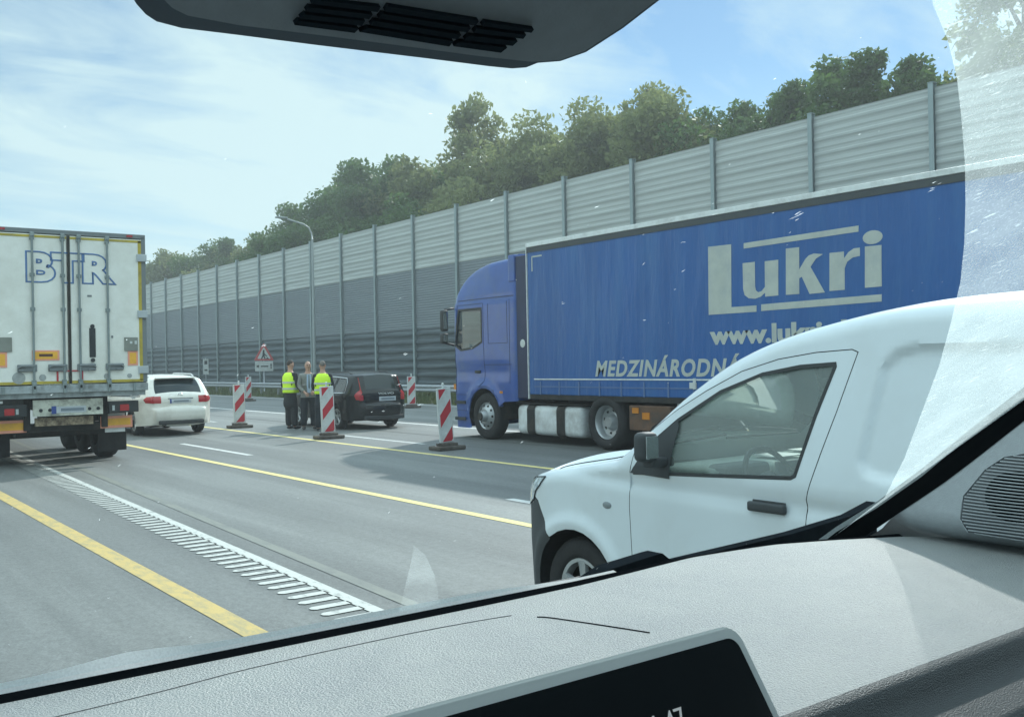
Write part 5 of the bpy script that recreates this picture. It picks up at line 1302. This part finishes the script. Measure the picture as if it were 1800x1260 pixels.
    if shirt:
        b_ = BM(); prism(b_, [V3(p) for p in ((-.055, .150, 1.47), (.055, .150, 1.47), (.065, .158, 1.20), (.045, .150, .98), (-.045, .150, .98), (-.065, .158, 1.20))], (0, .012, 0)); fix(b_)
        sh_ = obj('shirt_front', b_, shirt, t, smooth=False)
        b_ = BM(); prism(b_, [V3(p) for p in ((-.010, .163, 1.45), (.010, .163, 1.45), (.022, .171, 1.12), (0, .171, 1.07), (-.022, .171, 1.12))], (0, .004, 0)); fix(b_); obj('tie', b_, mat('grey_tie', (.10, .12, .16), .6), sh_)
    if vest:
        b_ = BM(); rows = []
        prof_ = [(1.485, .105, .085), (1.46, .165, .12), (1.38, .215, .155), (1.28, .218, .168), (1.14, .205, .165), (1.00, .212, .170), (.96, .215, .172)]
        for z, rx, ry in prof_: rows.append([b_.verts.new(Vector((rx * math.copysign(abs(math.cos(a)) ** .8, math.cos(a)), ry * math.copysign(abs(math.sin(a)) ** .8, math.sin(a)) + .004, z)) * k) for a in np.linspace(0, 2 * math.pi, 28, endpoint=False)])
        for i in range(len(rows) - 1):
            for q in range(28):
                ang = 2 * math.pi * (q + .5) / 28
                if 1.30 < prof_[i][0] < 1.47 and abs(math.cos(ang)) > .93: continue    # arm holes
                b_.faces.new((rows[i][q], rows[i][(q + 1) % 28], rows[i + 1][(q + 1) % 28], rows[i + 1][q]))
        fix(b_); ve = obj('safety_vest', b_, vest, t, smooth=True); so = ve.modifiers.new('thick', 'SOLIDIFY'); so.thickness = .01
        for z0, z1, rx, ry in ((1.04, 1.09, .219, .178), (1.20, 1.25, .220, .178)):
            b_ = BM(); rw = [[b_.verts.new(Vector(((rx + .004) * math.copysign(abs(math.cos(a)) ** .8, math.cos(a)), (ry - .002) * math.copysign(abs(math.sin(a)) ** .8, math.sin(a)) + .004, z)) * k) for a in np.linspace(0, 2 * math.pi, 28, endpoint=False)] for z in (z0, z1)]
            for q in range(28): b_.faces.new((rw[0][q], rw[0][(q + 1) % 28], rw[1][(q + 1) % 28], rw[1][q]))
            fix(b_); obj('reflective_band', b_, mat('silver_band', (.50, .54, .50), .35), ve, smooth=True)
    return t
M_cloth = mat('black_uniform_cloth', (.016, .020, .024), .9, var=.2, vs=20)
M_cloth2 = mat('dark_navy_cloth', (.014, .020, .028), .9, var=.2, vs=20)
M_vest = mat('yellow_hi_vis', (.66, .98, .03), .6, var=.05, emit=None)
M_greyj = mat('grey_jacket', (.20, .21, .20), .85, var=.15, vs=20)
M_hairg = mat('grey_white_hair', (.42, .38, .32), .8, var=.2, vs=40)
M_hairb = mat('dark_brown_hair', (.04, .03, .025), .8, var=.2, vs=40)
M_hairs = mat('short_greying_hair', (.14, .125, .11), .8, var=.2, vs=40)
M_shoe = mat('black_shoe', (.015, .015, .017), .4)
stand = dict(elL=(-.24, -.02, 1.14), wrL=(-.25, .06, .90), elR=(.24, -.02, 1.14), wrR=(.25, .06, .90), knL=(-.12, .02, .50), anL=(-.13, 0, .10), knR=(.12, .02, .50), anR=(.13, 0, .10))
p1 = dict(stand); p1.update(elR=(.25, .02, 1.14), wrR=(.22, .20, .98), elL=(-.25, -.04, 1.15), wrL=(-.23, .12, .96), knL=(-.10, .03, .50), anL=(-.12, .03, .10))
person('person in hi-vis vest turned sideways, leftmost of the three standing people', (10.57, 23.75, .004), -72, p1, M_cloth, M_cloth, M_shoe, M_hairb, vest=M_vest, height=1.80, long_coat=True)
p2 = dict(stand); p2.update(elL=(-.24, .02, 1.15), wrL=(-.12, .19, 1.02), elR=(.24, .02, 1.15), wrR=(.12, .20, .99))
person('bald grey-haired person in light shirt and grey jacket facing us between two vests', (10.86, 23.30, .004), 164, p2, M_greyj, M_cloth2, M_shoe, M_hairg, shirt=mat('pale_blue_shirt', (.38, .48, .66), .8, var=.05), bald=True, height=1.76)
p3 = dict(stand); p3.update(elL=(-.25, .03, 1.14), wrL=(-.17, .22, 1.02), elR=(.25, .02, 1.14), wrR=(.20, .20, 1.0))
person('person in hi-vis vest seen from behind next to the black car', (10.86, 22.45, .004), -28, p3, M_cloth2, M_cloth2, M_shoe, M_hairs, vest=M_vest, height=1.76, long_coat=True)

# ================================================================ OUR OWN CAR
HOUSING = [(0.0895, 0.3264, 1.7804), (0.0929, 0.3327, 1.7758), (0.0973, 0.3369, 1.7727), (0.101, 0.3395, 1.7708), (0.105, 0.341, 1.7696), (0.114, 0.3417, 1.7692), (0.1342, 0.3403, 1.7701), (0.1647, 0.3386, 1.7714), (0.211, 0.3357, 1.7736), (0.241, 0.3339, 1.7749), (0.2523, 0.333, 1.7756), (0.2588, 0.3314, 1.7767), (0.263, 0.3288, 1.7787), (0.2737, 0.3262, 1.7806), (0.2837, 0.3205, 1.7848), (0.2945, 0.3083, 1.7938), (0.3036, 0.2947, 1.8039), (0.3148, 0.2787, 1.8157)]
FACE = [(0.0969, 0.3212, 1.7803), (0.1025, 0.3291, 1.7744), (0.1078, 0.3323, 1.7721), (0.1134, 0.3337, 1.7711), (0.1315, 0.3335, 1.7712), (0.1613, 0.3315, 1.7727), (0.1942, 0.3294, 1.7742), (0.2333, 0.3272, 1.7759), (0.2571, 0.3253, 1.7773), (0.2704, 0.3223, 1.7795), (0.2797, 0.3168, 1.7836), (0.2904, 0.3047, 1.7925), (0.2994, 0.2913, 1.8025), (0.3103, 0.276, 1.8138)]
VENTS=[
[(0.1537, 0.3178, 1.7798), (0.1788, 0.3155, 1.7816), (0.1785, 0.3172, 1.7803), (0.1528, 0.3193, 1.7787)] ,
[(0.1525, 0.3206, 1.7778), (0.1771, 0.3184, 1.7794), (0.1764, 0.3201, 1.7781), (0.1519, 0.322, 1.7767)] ,
[(0.1521, 0.323, 1.7759), (0.1752, 0.321, 1.7775), (0.1748, 0.3228, 1.7761), (0.1509, 0.3247, 1.7747)] ,
[(0.1507, 0.3256, 1.7741), (0.1741, 0.324, 1.7753), (0.1733, 0.3257, 1.774), (0.1498, 0.3271, 1.7729)] ,
[(0.1814, 0.3146, 1.7822), (0.2209, 0.3124, 1.7838), (0.2205, 0.3142, 1.7825), (0.1811, 0.3165, 1.7808)] ,
[(0.1806, 0.3175, 1.7801), (0.2191, 0.3154, 1.7816), (0.2185, 0.3172, 1.7802), (0.1799, 0.3192, 1.7788)] ,
[(0.1788, 0.3203, 1.778), (0.2166, 0.3186, 1.7793), (0.216, 0.3204, 1.7779), (0.178, 0.3221, 1.7767)] ,
[(0.1776, 0.3231, 1.7759), (0.2147, 0.3214, 1.7772), (0.2141, 0.3235, 1.7756), (0.175, 0.325, 1.7745)] ,
[(0.2238, 0.3124, 1.7839), (0.2472, 0.3109, 1.785), (0.2469, 0.3122, 1.784), (0.2234, 0.3139, 1.7827)] ,
[(0.2219, 0.3151, 1.7818), (0.2451, 0.3134, 1.7831), (0.2448, 0.315, 1.7819), (0.2213, 0.3169, 1.7805)] ,
[(0.2202, 0.3183, 1.7795), (0.2429, 0.3163, 1.7809), (0.2418, 0.3183, 1.7794), (0.2192, 0.3201, 1.7781)] ,
[(0.2176, 0.3212, 1.7773), (0.2398, 0.3194, 1.7786), (0.2383, 0.3218, 1.7769), (0.2159, 0.3231, 1.7759)] ,
]
ARC = [(0.4726, 0.2713, 1.8492), (0.5001, 0.2826, 1.8408), (0.5352, 0.2943, 1.8322), (0.5753, 0.3108, 1.82), (0.6161, 0.3304, 1.8055), (0.6681, 0.3565, 1.7862), (0.7181, 0.3834, 1.7663), (0.7738, 0.4148, 1.7431), (0.8347, 0.4518, 1.7157), (0.8975, 0.4957, 1.6832), (0.9794, 0.5557, 1.6388), (1.0692, 0.6289, 1.5846), (1.1809, 0.72, 1.5172), (1.287, 0.8176, 1.445), (1.3441, 0.874, 1.4032)]
REFLECTION = [(0.4547, 0.7602, 1.4864), (0.4695, 0.7917, 1.4631), (0.4877, 0.8342, 1.4317), (0.5151, 0.8963, 1.3858), (0.5594, 0.8856, 1.3936), (0.5415, 0.8591, 1.4133), (0.5142, 0.8215, 1.4411), (0.4789, 0.7804, 1.4715)]
CHIPS = [(0.5477, 0.4093, 1.7461), (0.6586, 0.3751, 1.7714), (0.4735, 0.6232, 1.5878), (0.3034, 0.4201, 1.7381), (0.3116, 0.5274, 1.6588), (0.2166, 0.5201, 1.6642), (0.0872, 0.5108, 1.671), (0.1422, 0.5966, 1.6075), (0.1926, 0.7658, 1.4823), (0.771, 0.869, 1.4059), (0.4648, 0.4353, 1.7269), (0.3211, 0.3838, 1.765), (0.4294, 0.3336, 1.8021), (0.3752, 0.4168, 1.7406), (0.3509, 0.5739, 1.6243), (0.3242, 0.5778, 1.6214), (0.3271, 0.5889, 1.6132), (0.4053, 0.4849, 1.6902), (0.4708, 0.4139, 1.7427), (0.5347, 0.352, 1.7885)]

def translucent(name, col):
    m = bpy.data.materials.new(name); m.use_nodes = True; N, L = m.node_tree.nodes, m.node_tree.links
    N['Principled BSDF'].inputs['Base Color'].default_value = (*col, 1); t = N.new('ShaderNodeBsdfTranslucent')
    tc = N.new('ShaderNodeTexCoord'); n = N.new('ShaderNodeTexNoise'); n.inputs['Scale'].default_value = 500; L.new(tc.outputs['Object'], n.inputs['Vector'])
    r = N.new('ShaderNodeMapRange'); r.inputs['To Min'].default_value = .7; r.inputs['To Max'].default_value = 1.2; L.new(n.outputs['Fac'], r.inputs['Value']); L.new(r.outputs[0], t.inputs[0])
    s = N.new('ShaderNodeMixShader'); s.inputs[0].default_value = .75; L.new(N['Principled BSDF'].outputs[0], s.inputs[1]); L.new(t.outputs[0], s.inputs[2]); L.new(s.outputs[0], N['Material Output'].inputs[0]); return m
M_dash = mat('grained_glare_dashboard', (.25, .262, .262), .38, spec=.5, var=.12, vs=300, bump=.5, bs=520, dirt=(.31, .32, .305, .6), ds=9, dth=.52)  # glare put into the base colour; the bare plastic is darker
M_dashf = mat('grained_dark_dashboard', (.075, .085, .09), .5, var=.08, vs=200, bump=.5, bs=800)
M_trim = mat('grey_pillar_trim', (.32, .35, .37), .7, var=.05, vs=120, bump=.12, bs=600)
M_seal = mat('black_glass_edge', (.004, .005, .006), 1.0, spec=0, var=.1)
M_frit = mat('dotted_glass_edge', (.26, .29, .30), .75, var=.35, vs=900)
M_strip = translucent('pale_woven_strip_cloth', (.95, .97, .98)) if True else mat('pale_woven_strip', (.72, .76, .78), .7, var=.30, vs=700)
M_headl = mat('dark_grey_housing', (.50, .58, .64), .6, var=.05, vs=100, bump=.08, bs=700)
M_cabin = mat('cabin_lining', (.10, .11, .115), .9, var=.05)
me_ = thing('car_interior', 'grey dashboard, pillar, mirror housing and windscreen of the car we sit in', 'car interior', (.35, .45, 0))
# dashboard: top, lightened by painted-in glare, rolls over into the darker front
def dash_z(x, y):
    z = 1.384 + .006 * math.exp(-((x - 1.05) / .25) ** 2) * sspan(y, .5, .75)
    return z
ed = lambda x: float(np.interp(x, [-1, .75, .95, 1.10, 1.20, 1.30, 1.335, 1.352], [.876, .876, .887, .868, .836, .795, .76, .70]))
v, f = [], []; nx_, ys_ = 150, list(np.linspace(.876, .470, 40)) 
for i in range(nx_ + 1):
    x = -.85 + (1.352 + .85) * i / nx_
    edge = ed(x)
    for y in ys_: yy = .470 + (y - .470) * (edge - .470) / (.876 - .470); v.append((x, yy, dash_z(x, yy)))
    v.append((x, .464, 1.3835))
n_ = len(ys_) + 1
for i in range(nx_):
    for k in range(n_ - 1): a = i * n_ + k; f.append((a, a + n_, a + n_ + 1, a + 1))
dash = obj('dashboard', (v, f), M_dash, me_, smooth=True, world=True)
v, f = [], []
pf = [(.464, 1.3835), (.460, 1.3815), (.4565, 1.377), (.453, 1.368), (.448, 1.355), (.415, 1.345), (.404, 1.315), (.396, 1.29), (.392, 1.26), (.405, 1.235), (.430, 1.225), (.43, 1.0), (.40, .7)]
for i in range(61):
    x = -.85 + 2.2 * i / 60
    for y, z in pf: v.append((x, y, z))
for i in range(60):
    for k in range(len(pf) - 1): a = i * len(pf) + k; f.append((a, a + len(pf), a + len(pf) + 1, a + 1))
obj('dashboard_front', (v, f), M_dashf, me_, smooth=True, world=True)
def onz(p): return [(x, y, dash_z(x, y) + .0004) for x, y in p]
b_ = BM(); tube(b_, onz(spl([(-.3, .80), (.167, .815), (.33, .832), (.479, .835), (.56, .830), (.609, .823)], 6)), .00035, 5); obj('stitched_seam', b_, M_dashf, dash, world=True)
b_ = BM(); tube(b_, onz(spl([(.625, .800), (.634, .787), (.653, .735), (.671, .682)], 6)), .0008, 5); obj('panel_groove', b_, M_seal, dash, world=True)
# dark end of the dashboard beside the pillar
b_ = BM(); sphere(b_, (1.325, .600, 1.387), .03, .5, 1.0, .2); obj('demister_slot', b_, M_seal, me_, world=True)
# black seal and pale woven strip at the foot of the glass
def ribbon(name, pts_lo, pts_hi, m, par=me_):
    v = []; f = []
    for a, b in zip(pts_lo, pts_hi): v += [a, b]
    for i in range(len(pts_lo) - 1): f.append((2 * i, 2 * i + 2, 2 * i + 3, 2 * i + 1))
    return obj(name, (v, f), m, par, smooth=True, world=True)
xs = np.linspace(-.85, 1.30, 60)
ribbon('glass_seal', [(x, ed(x) - .004, dash_z(x, ed(x)) - .003) for x in xs], [(x, ed(x) + .009, 1.3890) for x in xs], M_seal)
xs = np.linspace(-.85, .82, 70)
hh = lambda x: (.0060 + .0060 * math.exp(-((x - .24) / .05) ** 2)) * (1 - sspan(x, .60, .76))
ribbon('woven_strip', [(x, ed(x) + .0091, 1.3890) for x in xs], [(x, ed(x) + .0150, 1.3903 + hh(x)) for x in xs], M_strip)
# infotainment screen standing on the dashboard
c0 = Vector((.469, .401, 1.487)); du_, dv = Vector((-1, 0, 0)), Vector((0, -.56, -.83)).normalized(); dn = Vector((0, .83, -.56)).normalized()
def rrect(u0, u1, v0, v1, r, off):
    pts = []
    for cx, cy, a0 in ((u0 + r, v0 + r, 180), (u1 - r, v0 + r, 270), (u1 - r, v1 - r, 0), (u0 + r, v1 - r, 90)):
        for a in np.linspace(a0, a0 + 90, 7): pts.append(c0 + du_ * (cx + r * math.cos(rad(a))) + dv * (cy + r * math.sin(rad(a))) + dn * off)
    return pts
b_ = BM(); prism(b_, rrect(0, .30, 0, .17, .012, 0), dn * .014); fix(b_)
bmesh.ops.bevel(b_, geom=[e for e in b_.edges], offset=.0020, segments=2, affect='EDGES')
scn = obj('infotainment_screen', b_, mat('grey_screen_bezel', (.50, .53, .52), .55, spec=.5, var=.04), me_, smooth=False, world=True)
b_ = BM(); prism(b_, rrect(.0080, .2920, .0080, .1620, .0075, -.0012), dn * .001); fix(b_); obj('screen_glass', b_, mat('black_screen_glass', (.010, .013, .015), .12, spec=.5, var=.05), scn, world=True)
Mt = Matrix((( 1, 0, 0, 0), (0, .56, -.83, 0), (0, .83, .56, 0), (0, 0, 0, 1)))
pz = c0 + du_ * .103 + dv * .0470 - dn * .0016; Mt.translation = pz
b_ = text_bm('11:47', Mt, width=.030, height=.0105, depth=.0001, bold=.0); obj('clock_digits', b_, mat('screen_digits', (.4, .4, .4), .5, emit=(.75, .8, .8, .14)), scn, world=True)
# A-pillar: trim, black seal, dotted glass edge
UP = [(.985, 1.322), (.952, 1.345), (.91, 1.378), (.84, 1.422), (.767, 1.475), (.699, 1.533), (.621, 1.592), (.45, 1.722), (.25, 1.872), (.12, 1.965)]
LO = [(.96, 1.325), (.931, 1.345), (.88, 1.364), (.804, 1.419), (.733, 1.470), (.667, 1.523), (.622, 1.560), (.44, 1.690), (.24, 1.835), (.08, 1.940)]
FR = [(1.0, 1.325), (.965, 1.347), (.915, 1.384), (.84, 1.433), (.766, 1.489), (.698, 1.545), (.621, 1.606), (.445, 1.735), (.245, 1.885), (.12, 1.975)]
lo_line = spl(LO, 3)
def pil_x(y, z):
    d = pdist(np.stack([np.atleast_1d(y), np.atleast_1d(z)], 1), lo_line)
    return 1.302 - .020 * vss(d, -.01, .075) + .085 * np.clip((1.408 - np.atleast_1d(z)) / .03, 0, 1) ** 1.5 * vss(-np.atleast_1d(y), -.88, -.80)
b_ = BM(); skin(b_, lo_line + [(.06, 1.90), (.48, 1.57), (.535, 1.50), (.530, 1.36), (.93, 1.30)], [], pil_x, 1, .02); obj('pillar_trim', fix(b_), M_trim, me_, smooth=True, world=True)
b_ = BM()
prism(b_, [(1.300, y, z) for y, z in UP] + [(1.300, y, z) for y, z in reversed(LO)], (.003, 0, 0)); fix(b_); obj('pillar_seal', b_, M_seal, me_, world=True)
b_ = BM(); prism(b_, [(1.306, y, z) for y, z in FR] + [(1.306, y, z) for y, z in reversed(UP)], (.002, 0, 0)); fix(b_); obj('dotted_glass_edge', b_, M_frit, me_, world=True)
# tweeter grille let into the trim
TW = [(.690, 1.408), (.702, 1.424), (.701, 1.455), (.672, 1.493), (.645, 1.512), (.61, 1.520), (.565, 1.512), (.545, 1.49), (.54, 1.43), (.56, 1.405)]
b_ = BM(); skin(b_, TW, [], lambda y, z: pil_x(y, z) - .0012, 1, .012); tw = obj('tweeter_grille', fix(b_), mat('grille_base', (.10, .11, .12), .7), me_, smooth=True, world=True)
b_ = BM(); skin(b_, [(.622 + .046 * math.cos(a), 1.461 + .034 * math.sin(a)) for a in np.linspace(0, 2 * math.pi, 24, endpoint=False)], [], lambda y, z: pil_x(y, z) - .0018, 1, .012); obj('speaker_cone', fix(b_), M_seal, tw, smooth=True, world=True)
b_ = BM(); z = 1.411
while z < 1.517:
    yy = np.linspace(.5, .75, 200); ins = inpoly(np.stack([yy, np.full(200, z)], 1), TW)
    if ins.any():
        a, c = yy[ins][0] + .003, yy[ins][-1] - .003; q = np.linspace(a, c, 12); X = pil_x(q, np.full(12, z))
        tube(b_, [(X[i] - .0026, q[i], z) for i in range(12)], .00105, 5)
    z += .0043
tube(b_, [(float(pil_x(y, z_)[0]) - .002, y, z_) for y, z_ in resample(TW, .01, True)], .0008, 5)
obj('grille_slats', b_, M_trim, tw, world=True)
# mirror and camera housing hanging at the top of the glass
b_ = BM(); prism(b_, HOUSING, (0, .035, .047)); fix(b_); hs_ = obj('mirror_housing', b_, mat('dark_housing_edge', (.22, .27, .32), .6, var=.05), me_, world=True)
b_ = BM(); prism(b_, FACE, (0, .0025, .0033)); fix(b_); obj('housing_cover', b_, M_headl, hs_, world=True)
b_ = BM()
for q in VENTS: prism(b_, q, (0, .0018, .0024))
fix(b_); obj('vent_grille', b_, mat('vent_shadow', (.035, .05, .065), .9, spec=0), hs_, world=True)
# wiper parked outside
b_ = BM(); prism(b_, [(.872, 1.0, 1.348), (.913, 1.0, 1.362), (1.000, 1.0, 1.3695), (1.013, 1.0, 1.370), (1.034, 1.0, 1.355), (1.034, 1.0, 1.31), (.87, 1.0, 1.31)], (0, .03, 0))
prism(b_, [(1.03, 1.005, 1.353), (1.18, 1.005, 1.357), (1.321, 1.005, 1.361), (1.478, 1.005, 1.372), (1.556, 1.005, 1.388), (1.556, 1.005, 1.32), (1.03, 1.005, 1.31)], (0, .02, 0))
fix(b_); obj('wiper', b_, mat('wiper_plastic', (.010, .013, .016), 1.0, spec=0, var=.2, vs=30), me_, world=True)
b_ = BM(); box(b_, (.25, 1.10, 1.27), (2.5, .26, .06), .02); fix(b_); obj('scuttle', b_, M_plastic, me_, world=True)
# glass: a clear pane, the unwiped dirty corner on it, chips and specks
GZ = lambda y: 2.050 - .74 * y
pane_m = bpy.data.materials.new('clear_windscreen_glass'); pane_m.use_nodes = True; nt = pane_m.node_tree; nt.nodes.clear()
o1 = nt.nodes.new('ShaderNodeOutputMaterial'); t1 = nt.nodes.new('ShaderNodeBsdfTransparent'); t1.inputs[0].default_value = (.905, .963, .972, 1); nt.links.new(t1.outputs[0], o1.inputs[0])
v = [(-.95, .985, GZ(.985) - .001), (1.303, .985, GZ(.985) - .001), (1.303, .10, GZ(.10) - .001), (-.95, .10, GZ(.10) - .001)]
pane = obj('windscreen', (v, [(0, 1, 2, 3)]), pane_m, me_, world=True)
def film_mat(name, dens, streak, rot):
    m = bpy.data.materials.new(name); m.use_nodes = True; nt = m.node_tree; N, L = nt.nodes, nt.links; N.clear()
    out = N.new('ShaderNodeOutputMaterial'); tr = N.new('ShaderNodeBsdfTransparent'); tl = N.new('ShaderNodeBsdfTranslucent'); tl.inputs[0].default_value = (.93, .98, .96, 1)
    mix = N.new('ShaderNodeMixShader'); L.new(tr.outputs[0], mix.inputs[1]); L.new(tl.outputs[0], mix.inputs[2]); L.new(mix.outputs[0], out.inputs[0])
    tc = N.new('ShaderNodeTexCoord')
    def nz(scale, st, det, r_, rt=0):
        mp = N.new('ShaderNodeMapping'); mp.inputs['Scale'].default_value = st; mp.inputs['Rotation'].default_value = (0, 0, rt)
        mp0 = N.new('ShaderNodeMapping'); mp0.inputs['Rotation'].default_value = (math.atan(.74), 0, 0); L.new(tc.outputs['Object'], mp0.inputs[0])
        mp1 = N.new('ShaderNodeMapping'); mp1.inputs['Rotation'].default_value = (0, 0, rt); L.new(mp0.outputs[0], mp1.inputs[0]); mp.inputs['Rotation'].default_value = (0, 0, 0); L.new(mp1.outputs[0], mp.inputs[0])
        n = N.new('ShaderNodeTexNoise'); n.inputs['Scale'].default_value = scale; n.inputs['Detail'].default_value = det; n.inputs['Roughness'].default_value = r_; L.new(mp.outputs[0], n.inputs['Vector']); return n.outputs['Fac']
    def mr(v, a, b_, c, d):
        r = N.new('ShaderNodeMapRange'); r.inputs['From Min'].default_value = a; r.inputs['From Max'].default_value = b_; r.inputs['To Min'].default_value = c; r.inputs['To Max'].default_value = d; L.new(v, r.inputs['Value']); return r.outputs[0]
    def add(a, b_):
        n = N.new('ShaderNodeMath'); n.operation = 'ADD'; L.new(a, n.inputs[0]); L.new(b_, n.inputs[1]); return n.outputs[0]
    fac = add(mr(nz(18, (1, 1, 1), 5, .6), .3, .7, dens - .05, dens + .05), mr(nz(260, (.22, 1, 1), 3, .6, rad(rot)), .62, .74, 0, streak))
    fac = add(fac, mr(nz(420, (1, 1, 1), 2, .5), .55, .8, 0, streak * .5))
    L.new(fac, mix.inputs[0]); return m
arc = [(a[0], a[1], GZ(a[1]) - .003) for a in ARC]
edge_ = [(1.3005, y, GZ(y) - .003) for y in (.92, .80, .65, .5, .35, .20, .12)]
b_ = BM(); vs = [b_.verts.new(p) for p in arc[:-1] + edge_ + [(.40, .12, GZ(.12) - .003)]]; b_.faces.new(vs); obj('dirty_glass_film', b_, film_mat('unwiped_scratched_film', .25, .36, 35), pane, world=True)
b_ = BM(); b_.faces.new([b_.verts.new((x, y, z)) for x, y, z in REFLECTION]); obj('painted_reflection', b_, film_mat('reflection_film', .07, .02, 0), pane, world=True)  # reflection of paper in the glass, painted as a pale translucent patch
M_chip = bpy.data.materials.new('glass_chip'); M_chip.use_nodes = True; nt = M_chip.node_tree; nt.nodes.clear()
o1 = nt.nodes.new('ShaderNodeOutputMaterial'); t1 = nt.nodes.new('ShaderNodeBsdfTranslucent'); t1.inputs[0].default_value = (.95, .97, .97, 1); nt.links.new(t1.outputs[0], o1.inputs[0])
v, f = [], []; cr = random.Random(5)
U_, V_ = Vector((1, 0, 0)), Vector((0, -1, .74)).normalized()
def chip(p, L_, w_, a):
    d = U_ * math.cos(a) + V_ * math.sin(a); q = U_ * -math.sin(a) + V_ * math.cos(a); n = len(v)
    for tt, ww in ((-1, .25), (-.3, 1), (.4, .7), (1, .2)):
        v.append(tuple(p + d * L_ * tt + q * w_ * ww)); v.append(tuple(p + d * L_ * tt - q * w_ * ww * cr.uniform(.3, 1)))
    for k in range(3): f.append((n + 2 * k, n + 2 * k + 1, n + 2 * k + 3, n + 2 * k + 2))
for i, (x, y, z) in enumerate(CHIPS):
    p = Vector((x, y, GZ(y) - .0035)); big = i < 2
    for k in range(7 if big else 2):
        pp = p + U_ * cr.uniform(-1, 1) * (.004 if big else .0012) + V_ * cr.uniform(-1, 1) * (.004 if big else .001)
        chip(pp, cr.uniform(.0010, .0032) * (1 if big else .5), cr.uniform(.00012, .00026), rad(cr.uniform(25, 60)))
for i in range(190):
    y = cr.uniform(.28, .93); x = cr.uniform(.05, 1.25)
    chip(Vector((x, y, GZ(y) - .0035)), cr.uniform(.0003, .0008) * cr.choice([1, 1, 1, 2.0]), cr.uniform(.00012, .00024), rad(cr.gauss(45, 30)))
tag(obj('glass_chips', (v, f), M_chip, pane, world=True), kind='stuff')
# cabin around the camera: roof, doors, rear wall
b_ = BM()
box(b_, (.20, -.62, 1.99), (2.5, 1.50, .05)); box(b_, (.20, -1.35, 1.3), (2.5, .05, 1.5)); box(b_, (1.36, -.45, .95), (.05, 1.75, .78)); box(b_, (-.98, -.45, .95), (.05, 1.75, .78)); box(b_, (.2, -.4, .55), (2.5, 1.9, .05))
box(b_, (-.98, .5, 1.62), (.05, .25, .7), rot=Matrix.Rotation(rad(52), 3, 'X'))
obj('cabin_lining', b_, M_cabin, me_, world=True)
# ---------------------------------------------------------------- added haze volume, stands in for the veil of the windscreen
b_ = BM(); box(b_, (60, 60, 12.5), (420, 620, 29.2))
hz_ = obj('added_haze', b_, None); hz_['kind'] = 'stuff'; hz_['label'] = 'pale haze added to stand in for the windscreen veil'
hm = bpy.data.materials.new('veil_haze'); hm.use_nodes = True; nt = hm.node_tree; nt.nodes.clear()
ho = nt.nodes.new('ShaderNodeOutputMaterial'); hv = nt.nodes.new('ShaderNodeVolumePrincipled')
hv.inputs['Color'].default_value = (.86, .93, .96, 1); hv.inputs['Density'].default_value = .0017; hv.inputs['Anisotropy'].default_value = .35
nt.links.new(hv.outputs[0], ho.inputs['Volume']); hz_.data.materials.append(hm)
